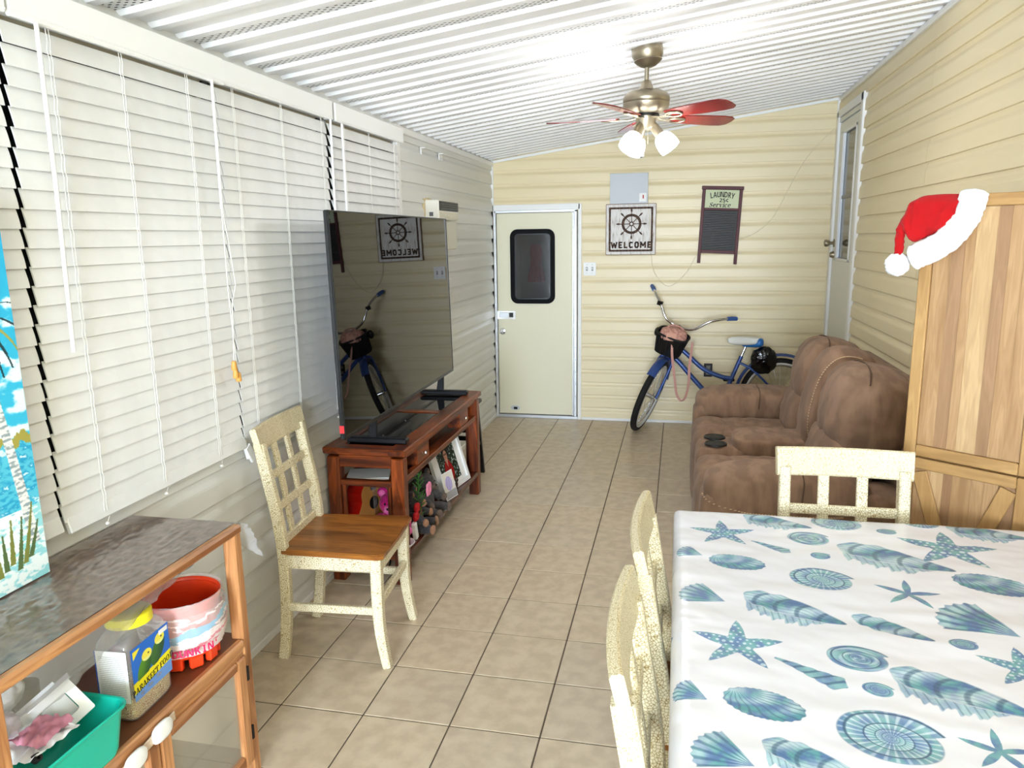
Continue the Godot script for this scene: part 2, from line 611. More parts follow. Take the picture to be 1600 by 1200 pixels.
func board_mesh(length: float) -> MB:   # dutch-lap siding: along x from 0, face to +z, y from 0 to LAP
	var mb := MB.new()
	var q := [[0.0, 0.0], [0.0, 0.0155], [0.003, 0.0170], [0.066, 0.0155], [0.074, 0.0140], [0.092, 0.0060], [0.104, 0.0040], [LAP + 0.002, 0.0040]]
	var e := [Vector3(0, 0, 0), Vector3(length, 0, 0)]
	for k in q.size() - 1:
		var a: Array = q[k]
		var b: Array = q[k + 1]
		var nn := Vector3(0, -(b[1] - a[1]), b[0] - a[0])
		nn = nn.normalized()
		if k == 0:
			nn = Vector3.DOWN
		mb.poly([e[0] + Vector3(0, a[0], a[1]), e[1] + Vector3(0, a[0], a[1]), e[1] + Vector3(0, b[0], b[1]), e[0] + Vector3(0, b[0], b[1])], nn)
	for s in 2:
		var pts := []
		for k in q.size():
			pts.append(e[s] + Vector3(0, q[k][0], q[k][1]))
		pts.append(e[s] + Vector3(0, LAP, 0))
		mb.poly(pts, Vector3(-1 if s == 0 else 1, 0, 0))
	return mb

func boards(parent: Node, m: Material, basis: Basis, org: Vector3, spans: Callable) -> void:   # spans(y0, y1) gives [from, to] pairs along the wall
	var cache := {}
	for k in 24:
		for s in spans.call(k * LAP, (k + 1) * LAP):
			var l: float = s[1] - s[0]
			if l < 0.02:
				continue
			var key := snappedf(l, 0.001)
			if not cache.has(key):
				cache[key] = board_mesh(l).done()
			part("siding_board", cache[key], m, parent, Transform3D(basis, org + basis * Vector3(s[0], k * LAP, 0)))

func cut(list: Array, a: float, b: float) -> Array:
	var out := []
	for s in list:
		if b <= s[0] or a >= s[1]:
			out.append(s)
			continue
		if a > s[0]:
			out.append([s[0], a])
		if b < s[1]:
			out.append([b, s[1]])
	return out

func siding_walls() -> void:
	# back wall
	var wb := struct("wall_back", "cream vinyl siding wall at the end of the room", "wall")
	part("sheathing", MB.new().prism(PackedVector2Array([Vector2(0.50, -0.1), Vector2(XR + 0.14, -0.1), Vector2(XR + 0.14, 2.70), Vector2(0.50, 2.42)]), -0.12, Transform3D(Basis(), Vector3(0, 0, ZB - 0.001))), M.sheathing, wb)
	part("sheathing", MB.new().prism(PackedVector2Array([Vector2(XL - 0.14, 1.88), Vector2(0.50, 1.88), Vector2(0.50, 2.42), Vector2(XL - 0.14, 2.33)]), -0.12, Transform3D(Basis(), Vector3(0, 0, ZB - 0.001))), M.sheathing, wb)
	boards(wb, M.siding_cream, Basis(), Vector3(0, 0, ZB), func(y0, y1):
		var a := XL
		if y0 > ceil_y(XL) - 0.01:
			a = (y0 - CEIL_LOW) / CEIL_RISE - 0.315
		if a > XR - 0.05:
			return []
		var r := [[a, XR]]
		return cut(r, -0.5, 0.50) if y0 < 1.80 else r)
	# right wall
	var wr := struct("wall_right", "cream vinyl siding wall along the sofa side", "wall")
	var dz0 := -4.36
	var dz1 := -3.49
	var br := Basis(Vector3(0, 1, 0), -PI / 2)      # along +z, facing -x
	part("sheathing", MB.new().span(Vector3(XR + 0.001, -0.1, dz1), Vector3(XR + 0.12, 2.70, ZF + 0.1), 0.0), M.sheathing, wr)
	part("sheathing", MB.new().span(Vector3(XR + 0.001, 2.52, ZB - 0.12), Vector3(XR + 0.12, 2.70, dz1), 0.0), M.sheathing, wr)
	part("sheathing", MB.new().span(Vector3(XR + 0.001, -0.1, ZB - 0.12), Vector3(XR + 0.12, 0.56, dz1), 0.0), M.sheathing, wr)
	boards(wr, M.siding_cream, br, Vector3(XR, 0, ZB), func(y0, _y1):
		if y0 > ceil_y(XR) - 0.02:
			return []
		var r := [[0.0, 2.35], [2.354, 6.02], [6.024, ZF - ZB]] if int(y0 / LAP) % 4 < 2 else [[0.0, 3.88], [3.884, ZF - ZB]]
		return cut(r, dz0 - ZB, dz1 - ZB) if y0 > 0.53 and y0 < 2.47 else r)
	# left wall with four windows behind the blinds
	var wl := struct("wall_left", "white vinyl siding wall under and beside the blinds", "wall")
	var bl := Basis(Vector3(0, 1, 0), PI / 2)       # along -z, facing +x
	var wins := [[1.42, 0.62], [0.54, -0.26], [-0.33, -1.11], [-1.20, -2.04]]
	part("sheathing", MB.new().span(Vector3(XL - 0.12, -0.1, ZB - 0.12), Vector3(XL - 0.001, 0.92, ZF + 0.1), 0.0), M.sheathing, wl)
	part("sheathing", MB.new().span(Vector3(XL - 0.12, 2.12, ZB - 0.12), Vector3(XL - 0.001, 2.34, ZF + 0.1), 0.0), M.sheathing, wl)
	var ed := [ZF + 0.1, 1.42, 0.62, 0.54, -0.26, -0.33, -1.11, -1.20, -2.04, ZB - 0.12]
	for k in range(0, 10, 2):
		part("sheathing", MB.new().span(Vector3(XL - 0.12, 0.92, ed[k + 1]), Vector3(XL - 0.001, 2.12, ed[k]), 0.0), M.sheathing, wl)
	boards(wl, M.siding_white, bl, Vector3(XL, 0, ZF), func(y0, _y1):
		if y0 > ceil_y(XL) - 0.03:
			return []
		var r := [[0.0, ZF - ZB]]
		if y0 > 0.85 and y0 < 2.10:
			for w in wins:
				r = cut(r, ZF - w[0], ZF - w[1])
			r = r.filter(func(s): return s[1] - s[0] > 0.12)
		if y0 > 1.46 and y0 < 1.83:
			r = cut(r, ZF + 2.56, ZF + 3.0)
		return r)
	for k in 4:
		var w: Array = wins[k]
		var wn := struct("window_%d" % (k + 1))
		var zc: float = (w[0] + w[1]) * 0.5
		var zl: float = w[0] - w[1]
		part("window_frame", MB.new().box(Vector3(XL - 0.04, 0.935, zc), Vector3(0.05, 0.03, zl), 0.002).box(Vector3(XL - 0.04, 2.105, zc), Vector3(0.05, 0.03, zl), 0.002).box(Vector3(XL - 0.04, 1.52, w[0] - 0.015), Vector3(0.05, 1.2, 0.03), 0.002).box(Vector3(XL - 0.04, 1.52, w[1] + 0.015), Vector3(0.05, 1.2, 0.03), 0.002).box(Vector3(XL - 0.04, 1.52, zc), Vector3(0.05, 0.03, zl), 0.002), M.black_plastic, wn)
		part("pane", MB.new().box(Vector3(XL - 0.05, 1.52, zc), Vector3(0.006, 1.18, zl - 0.02), 0.0), M.dark_glass, wn)
		part("window_trim", MB.new().box(Vector3(XL + 0.006, 1.52, w[0] + 0.016), Vector3(0.012, 1.26, 0.032), 0.002).box(Vector3(XL + 0.006, 1.52, w[1] - 0.016), Vector3(0.012, 1.26, 0.032), 0.002), M.black_plastic if k < 3 else M.aluminium, wn)
	var tf := struct("trim_1")
	part("casing", MB.new().box(Vector3(XL + 0.010, 1.52, -2.10), Vector3(0.028, 1.30, 0.05), 0.004).box(Vector3(XL + 0.016, 1.52, -2.075), Vector3(0.02, 1.30, 0.012), 0.002), M.white_vinyl, tf)
	# corner posts, edge trims and base trims
	var t2 := struct("trim_2")
	part("corner_post", MB.new().box(Vector3(XL + 0.012, 1.14, ZB + 0.012), Vector3(0.028, 2.27, 0.028), 0.004), M.white_vinyl, t2)
	part("corner_post", MB.new().box(Vector3(XR - 0.012, 1.32, ZB + 0.012), Vector3(0.030, 2.64, 0.030), 0.004), M.white_vinyl, t2)
	var t3 := struct("trim_3")
	part("ceiling_channel", MB.new().span(Vector3(XL - 0.002, 2.212, ZB), Vector3(XL + 0.028, 2.250, -2.05), 0.004), M.white_vinyl, t3)
	part("ceiling_channel", MB.new().box(Vector3(XR - 0.010, ceil_y(XR) - 0.016, (ZB + ZF) * 0.5), Vector3(0.022, 0.030, ZF - ZB), 0.004), M.white_vinyl, t3)
	var cb := Basis(Vector3(0, 0, 1), atan(CEIL_RISE))
	part("ceiling_channel", MB.new().box(Vector3((XL + XR) * 0.5, ceil_y((XL + XR) * 0.5) - 0.010, ZB + 0.012), Vector3(2.80, 0.022, 0.022), 0.003, cb), M.white_vinyl, t3)
	var b1 := struct("baseboard_left")
	part("base_trim", MB.new().span(Vector3(XL, 0.0, ZB), Vector3(XL + 0.022, 0.035, ZF), 0.003), M.white_vinyl, b1)
	var b2 := struct("baseboard_back")
	part("base_trim", MB.new().span(Vector3(0.52, 0.0, ZB), Vector3(XR, 0.024, ZB + 0.024), 0.003), M.white_vinyl, b2)
	var b3 := struct("baseboard_right")
	part("base_trim", MB.new().span(Vector3(XR - 0.022, 0.0, ZB), Vector3(XR, 0.024, ZF), 0.003), M.white_vinyl, b3)

func round_rect(w: float, h: float, r: float, n := 5) -> PackedVector2Array:
	var p := PackedVector2Array()
	for c in [[1, 1, 0], [-1, 1, 1], [-1, -1, 2], [1, -1, 3]]:
		for k in n + 1:
			var a: float = (c[2] + float(k) / n) * PI / 2
			p.append(Vector2(c[0] * (w * 0.5 - r) + cos(a) * r, c[1] * (h * 0.5 - r) + sin(a) * r))
	return p

func ring_prism(outer: PackedVector2Array, inner: PackedVector2Array, d: float, xf: Transform3D) -> MB:   # a frame between two outlines of equally many points
	var mb := MB.new()
	var m := outer.size()
	var c := Vector2.ZERO
	for i in m:
		var j := (i + 1) % m
		for s in 2:
			var z := d * s
			mb.poly([xf * Vector3(outer[i].x, outer[i].y, z), xf * Vector3(outer[j].x, outer[j].y, z), xf * Vector3(inner[j].x, inner[j].y, z), xf * Vector3(inner[i].x, inner[i].y, z)], xf.basis * Vector3(0, 0, 1 if s else -1))
		for q in [[outer, 1.0], [inner, -1.0]]:
			var a: Vector2 = q[0][i]
			var b: Vector2 = q[0][j]
			var e := (b - a).normalized()
			if a.distance_to(b) < 0.00001:
				continue
			mb.poly([xf * Vector3(a.x, a.y, 0), xf * Vector3(b.x, b.y, 0), xf * Vector3(b.x, b.y, d), xf * Vector3(a.x, a.y, d)], xf.basis * (Vector3(e.y, -e.x, 0) * q[1]))
	return mb

func doors() -> void:
	# travel-trailer door in the back wall
	var d := struct("door_1", "narrow cream metal door with a rounded black-rimmed window", "door")
	var x0 := -0.275
	var x1 := 0.50
	var top := 1.865
	var cream := mat("door_cream", Color(0.90, 0.88, 0.77), 0.35)
	var bq := MB.new()
	for q in [[XL - 0.14, -0.1, -0.085, 1.90], [0.252, -0.1, 0.50, 1.90], [-0.085, -0.1, 0.252, 1.064], [-0.085, 1.650, 0.252, 1.90]]:
		bq.span(Vector3(q[0], q[1], ZB - 0.12), Vector3(q[2], q[3], ZB - 0.036), 0.0)
	part("back_panel", bq, M.sheathing, d)
	part("outer_casing", MB.new().span(Vector3(x0 - 0.004, 0, ZB - 0.03), Vector3(x0 + 0.018, top + 0.02, ZB + 0.026), 0.003).span(Vector3(x1 - 0.016, 0, ZB - 0.03), Vector3(x1 + 0.014, top + 0.02, ZB + 0.026), 0.003).span(Vector3(x0, top - 0.027, ZB - 0.03), Vector3(x1, top + 0.024, ZB + 0.026), 0.003), M.white_vinyl, d)
	part("metal_frame", MB.new().span(Vector3(x0 + 0.018, 0.02, ZB - 0.03), Vector3(x0 + 0.036, top - 0.03, ZB + 0.018), 0.002).span(Vector3(x1 - 0.050, 0.02, ZB - 0.03), Vector3(x1 - 0.028, top - 0.03, ZB + 0.018), 0.002).span(Vector3(x0 + 0.018, top - 0.046, ZB - 0.03), Vector3(x1 - 0.028, top - 0.026, ZB + 0.018), 0.002).span(Vector3(x0 + 0.018, 0.0, ZB - 0.03), Vector3(x1 - 0.016, 0.028, ZB + 0.024), 0.003), M.aluminium, d)
	part("hinge_strip", MB.new().span(Vector3(x1 - 0.066, 0.03, ZB - 0.03), Vector3(x1 - 0.054, top - 0.05, ZB + 0.010), 0.001), M.aluminium, d)
	var leaf := part("leaf", MB.new().span(Vector3(x0 + 0.040, 0.034, ZB - 0.035), Vector3(-0.082, top - 0.05, ZB + 0.004), 0.0).span(Vector3(0.248, 0.034, ZB - 0.035), Vector3(x1 - 0.068, top - 0.05, ZB + 0.004), 0.0).span(Vector3(-0.082, 0.034, ZB - 0.035), Vector3(0.248, 1.067, ZB + 0.004), 0.0).span(Vector3(-0.082, 1.647, ZB - 0.035), Vector3(0.248, top - 0.05, ZB + 0.004), 0.0), cream, d)
	var rv := MB.new()
	for k in 16:
		rv.lathe([Vector2(0.0, 0.003), Vector2(0.004, 0.002), Vector2(0.0055, 0.0)], 6, Transform3D(Basis(Vector3(1, 0, 0), PI / 2), Vector3(x1 - 0.039, 0.10 + k * 0.11, ZB + 0.018)))
	part("rivets", rv, M.aluminium, d)
	var wc := Vector3(0.083, 1.357, ZB + 0.004)
	part("window_gasket", ring_prism(round_rect(0.395, 0.645, 0.065), round_rect(0.318, 0.568, 0.035), 0.016, Transform3D(Basis(), wc)), M.black_rubber, leaf)
	part("window_inner_rim", ring_prism(round_rect(0.318, 0.568, 0.035), round_rect(0.300, 0.550, 0.03), 0.006, Transform3D(Basis(), wc)), M.black_plastic, leaf)
	# smoked pane; behind it a dim recess with something red hanging in it
	part("pane", MB.new().box(wc + Vector3(0, 0, -0.008), Vector3(0.326, 0.576, 0.004), 0.0), glass("smoked_glass", Color(0.08, 0.08, 0.085, 0.52), 0.20), leaf)
	var dim := mat("trailer_inside", Color(0.78, 0.73, 0.65), 0.8)
	part("recess", MB.new().span(Vector3(-0.12, 1.04, ZB - 0.46), Vector3(0.29, 1.68, ZB - 0.44), 0.0).span(Vector3(-0.14, 1.03, ZB - 0.46), Vector3(-0.12, 1.69, ZB - 0.06), 0.0).span(Vector3(0.29, 1.03, ZB - 0.46), Vector3(0.31, 1.69, ZB - 0.06), 0.0).span(Vector3(-0.14, 1.68, ZB - 0.46), Vector3(0.31, 1.70, ZB - 0.06), 0.0).span(Vector3(-0.14, 1.02, ZB - 0.46), Vector3(0.31, 1.04, ZB - 0.06), 0.0), dim, d)
	var rg := MB.new().grid(20, 14, func(u, v):
		var w: float = lerpf(0.045, 0.075, v) + 0.006 * sin(v * 9.0)
		return Vector3((u - 0.5) * 2.0 * w, -0.34 * v, 0.014 * sin(u * 17.0) * v - 0.02 * absf(u - 0.5)))
	single("red_cloth", "red cloth dimly seen behind the cream door's smoked window", "cloth", rg, mat("cloth_red", Color(0.85, 0.10, 0.12), 0.9), Vector3(0.075, 1.55, ZB - 0.20))
	var lx := -0.158
	var ly := 0.932
	part("latch_plate", ring_prism(round_rect(0.165, 0.072, 0.006, 2), round_rect(0.125, 0.048, 0.004, 2), 0.008, Transform3D(Basis(), Vector3(lx, ly, ZB + 0.004))), M.chrome, leaf)
	part("latch_paddle", MB.new().box(Vector3(lx - 0.02, ly, ZB + 0.006), Vector3(0.084, 0.044, 0.006), 0.002), M.aluminium, leaf)
	part("latch_recess", MB.new().box(Vector3(lx + 0.042, ly, ZB + 0.005), Vector3(0.036, 0.04, 0.004), 0.001), M.black_plastic, leaf)
	part("deadbolt", MB.new().lathe([Vector2(0, 0.02), Vector2(0.012, 0.02), Vector2(0.014, 0.014), Vector2(0.026, 0.012), Vector2(0.031, 0.004), Vector2(0.031, 0.0)], 20, Transform3D(Basis(Vector3(1, 0, 0), PI / 2), Vector3(-0.196, 0.785, ZB + 0.004))), M.chrome, leaf)
	part("keyhole", MB.new().box(Vector3(-0.196, 0.785, ZB + 0.0245), Vector3(0.003, 0.012, 0.002), 0.0), M.black_plastic, leaf)
	part("drain_vent", MB.new().lathe([Vector2(0, 0.010), Vector2(0.5, 0.010), Vector2(0.8, 0.016), Vector2(1.0, 0.0)], 20, Transform3D(Basis(Vector3(1, 0, 0), PI / 2).scaled_local(Vector3(0.042, 1, 0.022)), Vector3(-0.09, 0.085, ZB + 0.004))), M.aluminium, leaf)
	part("vent_hole", MB.new().box(Vector3(-0.085, 0.085, ZB + 0.015), Vector3(0.034, 0.022, 0.008), 0.004), M.black_plastic, leaf)
	# house door in the right wall, up a step behind the sofa
	var e := struct("door_2", "white storm door with a tall dark glass pane in the side wall", "door")
	var z0 := -4.345
	var z1 := -3.50
	var y0 := 0.56
	var y1 := 2.52
	part("door_casing", MB.new().span(Vector3(XR - 0.030, y0, z0 - 0.02), Vector3(XR + 0.10, y1, z0 + 0.045), 0.004).span(Vector3(XR - 0.030, y0, z1 - 0.045), Vector3(XR + 0.10, y1 + 0.01, z1 + 0.018), 0.004).span(Vector3(XR - 0.030, y1 - 0.045, z0), Vector3(XR + 0.10, y1 + 0.012, z1 + 0.018), 0.004).span(Vector3(XR - 0.03, y0, z0), Vector3(XR + 0.10, y0 + 0.03, z1), 0.004), M.white_vinyl, e)
	part("closer_rail", MB.new().span(Vector3(XR - 0.020, y1 - 0.085, z0 + 0.05), Vector3(XR + 0.02, y1 - 0.05, z1 - 0.05), 0.003), M.aluminium, e)
	var wh := mat("door_white", Color(0.90, 0.90, 0.86), 0.4)
	var lf := part("leaf", MB.new().span(Vector3(XR - 0.012, y0 + 0.03, z0 + 0.048), Vector3(XR + 0.03, 1.40, z1 - 0.048), 0.003).span(Vector3(XR - 0.012, 2.36, z0 + 0.048), Vector3(XR + 0.03, y1 - 0.09, z1 - 0.048), 0.003).span(Vector3(XR - 0.012, 1.40, z0 + 0.048), Vector3(XR + 0.03, 2.36, z0 + 0.19), 0.003).span(Vector3(XR - 0.012, 1.40, z1 - 0.19), Vector3(XR + 0.03, 2.36, z1 - 0.048), 0.003), wh, e)
	part("glazing_bead", MB.new().span(Vector3(XR - 0.018, 1.40, z0 + 0.19), Vector3(XR, 1.42, z1 - 0.19), 0.002).span(Vector3(XR - 0.018, 2.34, z0 + 0.19), Vector3(XR, 2.36, z1 - 0.19), 0.002).span(Vector3(XR - 0.018, 1.40, z1 - 0.21), Vector3(XR, 2.36, z1 - 0.19), 0.002).span(Vector3(XR - 0.018, 1.40, z0 + 0.19), Vector3(XR, 2.36, z0 + 0.21), 0.002), M.white_vinyl, lf)
	part("pane", MB.new().span(Vector3(XR + 0.004, 1.41, z0 + 0.20), Vector3(XR + 0.008, 2.35, z1 - 0.20), 0.0), mat("grey_pane", Color(0.20, 0.195, 0.18), 0.08), lf)
	part("pane_rail", MB.new().span(Vector3(XR - 0.002, 1.86, z0 + 0.2), Vector3(XR + 0.006, 1.885, z1 - 0.2), 0.001), mat("pane_rail", Color(0.30, 0.29, 0.27), 0.3), lf)
	var kx := Transform3D(Basis(Vector3(0, 0, 1), PI / 2), Vector3(XR - 0.012, 1.53, z0 + 0.10))
	part("door_knob", MB.new().lathe([Vector2(0, 0.075), Vector2(0.022, 0.073), Vector2(0.029, 0.06), Vector2(0.024, 0.042), Vector2(0.012, 0.03), Vector2(0.012, 0.01), Vector2(0.030, 0.006), Vector2(0.032, 0.0)], 20, kx), M.nickel, lf)
	part("deadbolt", MB.new().lathe([Vector2(0, 0.03), Vector2(0.018, 0.028), Vector2(0.026, 0.01), Vector2(0.028, 0.0)], 20, Transform3D(Basis(Vector3(0, 0, 1), PI / 2), Vector3(XR - 0.012, 1.44, z0 + 0.10))), M.nickel, lf)

# ------------------------------------------------------------------ blinds
func blinds() -> void:
	var specs := [
		{"z": [1.44, 0.590], "bot": 0.875, "lad": [1.3, 1.0, 0.72], "wand": 0.0, "cord": 0.0, "label": "white slatted blind mostly hidden behind the beach painting"},
		{"z": [0.570, -0.285], "bot": 0.862, "lad": [0.440, 0.183, -0.115], "wand": 0.505, "cord": -0.215, "label": "wide white blind above the display cabinet, with tilt wand and wooden tassels"},
		{"z": [-0.289, -1.130], "bot": 0.815, "lad": [-0.375, -0.714, -1.065], "wand": 0.0, "cord": -1.105, "label": "white blind behind the loose chair, middle one with a hold-down clip"},
		{"z": [-1.165, -2.035], "bot": 0.80, "lad": [-1.30, -1.60, -1.95], "wand": -1.215, "cord": 0.0, "label": "white blind behind the television, with dark gaps at both ends"}]
	var PITCH := 0.0478
	for bi in 4:
		var s: Dictionary = specs[bi]
		var za: float = s.z[0]
		var zb: float = s.z[1]
		var zc := (za + zb) * 0.5
		var len := za - zb
		var b := thing("window_blind", s.label, "blind", Vector3(XL, 0, zc), 0.0, "white blinds along the left wall")
		part("headrail", MB.new().span(Vector3(0.014, 2.150, -len * 0.5), Vector3(0.062, 2.200, len * 0.5), 0.002), M.white_vinyl, b)
		var ve := 0.006 if bi != 1 else 0.02
		part("valance", MB.new().span(Vector3(0.064, 2.140 - (0.004 if bi == 1 else 0.0), -len * 0.5 - 0.006), Vector3(0.078, 2.222 + (0.003 if bi == 1 else 0.0), len * 0.5 + ve * 0.3), 0.004).span(Vector3(0.066, 2.146, -len * 0.5 - 0.004), Vector3(0.080, 2.150, len * 0.5 + 0.004), 0.001), M.white_vinyl, b)
		var slat := MB.new()
		var sec := []
		for k in 5:                       # slightly crowned slat
			var u := -1.0 + 0.5 * k
			sec.append(Vector2(u * 0.0262, 0.0016 * (1.0 - u * u)))
		for k in 4:
			var a: Vector2 = sec[k]
			var c: Vector2 = sec[k + 1]
			for sd in [1.0, -1.0]:
				var o: float = 0.0014 * sd
				slat.poly([Vector3(a.y + o, a.x, -len * 0.5), Vector3(c.y + o, c.x, -len * 0.5), Vector3(c.y + o, c.x, len * 0.5), Vector3(a.y + o, a.x, len * 0.5)], Vector3(sd, 0, 0))
		for q in [0, 4]:
			var a: Vector2 = sec[q]
			slat.poly([Vector3(a.y - 0.0014, a.x, -len * 0.5), Vector3(a.y + 0.0014, a.x, -len * 0.5), Vector3(a.y + 0.0014, a.x, len * 0.5), Vector3(a.y - 0.0014, a.x, len * 0.5)], Vector3(0, -1 if q == 0 else 1, 0))
		for e in [-1.0, 1.0]:
			slat.poly([Vector3(-0.0014, -0.0262, e * len * 0.5), Vector3(0.0014, -0.0262, e * len * 0.5), Vector3(0.003, 0.0, e * len * 0.5), Vector3(0.0014, 0.0262, e * len * 0.5), Vector3(-0.0014, 0.0262, e * len * 0.5), Vector3(0.0002, 0, e * len * 0.5)], Vector3(0, 0, e))
		var sm := slat.done()
		var y := 2.108
		var k := 0
		while y > s.bot + 0.03:
			var tilt := 0.215 + rng.randf_range(-0.012, 0.012) + (0.08 if bi == 3 else 0.0)
			var jig := rng.randf_range(-0.0025, 0.0025)
			if bi == 1:
				jig += 0.010 * pow(k / 26.0, 2.0)
			part("slat", sm, M.blind_slat, b, Transform3D(Basis(Vector3(0, 0, 1), tilt), Vector3(0.038, y, jig)))
			y -= PITCH + (0.004 if k == 0 else 0.0)
			k += 1
		part("bottom_rail", MB.new().box(Vector3(0.042, s.bot + 0.010, 0), Vector3(0.016, 0.046, len), 0.003, Basis(Vector3(0, 0, 1), 0.26)), M.blind_slat, b)
		for zl in s.lad:
			var cd := MB.new()
			for side in [-0.004, 0.006]:
				var pts := []
				var yy := 2.16
				var w := 0
				while yy > s.bot:
					pts.append(Vector3(0.050 + (0.0035 if w % 2 == 0 else 0.001), yy, zl - zc + side + (0.0012 if w % 3 == 0 else -0.001)))
					yy -= PITCH * 0.5
					w += 1
				cd.tube(pts, 0.0009, 5)
			for w in 25:
				var yk := 2.09 - w * PITCH
				if yk > s.bot:
					cd.tube([Vector3(0.053, yk, zl - zc - 0.004), Vector3(0.054, yk - 0.012, zl - zc + 0.001)], 0.0008, 4)
			part("ladder_cord", cd, M.cord_white, b)
			var kn := MB.new().blob(Vector3(0.052, s.bot - 0.03, zl - zc), Vector3(0.006, 0.005, 0.006), 2.0, 4)
			kn.tube([Vector3(0.05, s.bot, zl - zc - 0.02), Vector3(0.05, s.bot - 0.02, zl - zc - 0.008), Vector3(0.052, s.bot - 0.03, zl - zc)], 0.001, 5)
			part("cord_knot", kn, M.cord_white, b)
		if s.wand != 0.0:
			var w0 := Vector3(0.082, 2.135, s.wand - zc)
			part("tilt_wand", MB.new().tube([w0, w0 + Vector3(0.004, -0.4, 0.006), w0 + Vector3(0.002, -0.80, 0.014)], 0.0058, 6), M.white_vinyl, b)
		if s.cord != 0.0:
			var c0 := Vector3(0.078, 2.14, s.cord - zc)
			part("cord_shroud", MB.new().tube([c0, c0 + Vector3(0.002, -0.42, 0.008)], 0.005, 6), M.white_vinyl, b)
			part("lift_cord", MB.new().tube([c0 + Vector3(0.002, -0.42, 0.006), c0 + Vector3(0.006, -0.55, -0.012), c0 + Vector3(0.006, -0.68, -0.030), c0 + Vector3(0.004, -0.74, -0.004), c0 + Vector3(0, -0.96, 0.012)], 0.0016, 5).tube([c0 + Vector3(0.002, -0.42, 0.010), c0 + Vector3(0.002, -0.7, 0.012), c0 + Vector3(0, -0.99, -0.006)], 0.0016, 5), M.cord_white, b)
			var tm := mat("tassel_wood", Color(0.86, 0.62, 0.30), 0.4)
			for q in [[0.012, -0.945], [0.006, -0.975], [-0.010, -0.99]]:
				part("tassel", MB.new().lathe([Vector2(0.002, 0.0), Vector2(0.008, -0.002), Vector2(0.0105, -0.030), Vector2(0.009, -0.034), Vector2(0, -0.034)], 12, Transform3D(Basis(), c0 + Vector3(0, q[1], q[0]))), tm, b)
		if bi == 2:
			part("hold_down_clip", MB.new().box(Vector3(0.05, s.bot + 0.01, len * 0.5 - 0.015), Vector3(0.012, 0.075, 0.035), 0.004, Basis(Vector3(1, 0, 0), 0.55)), M.white_vinyl, b)

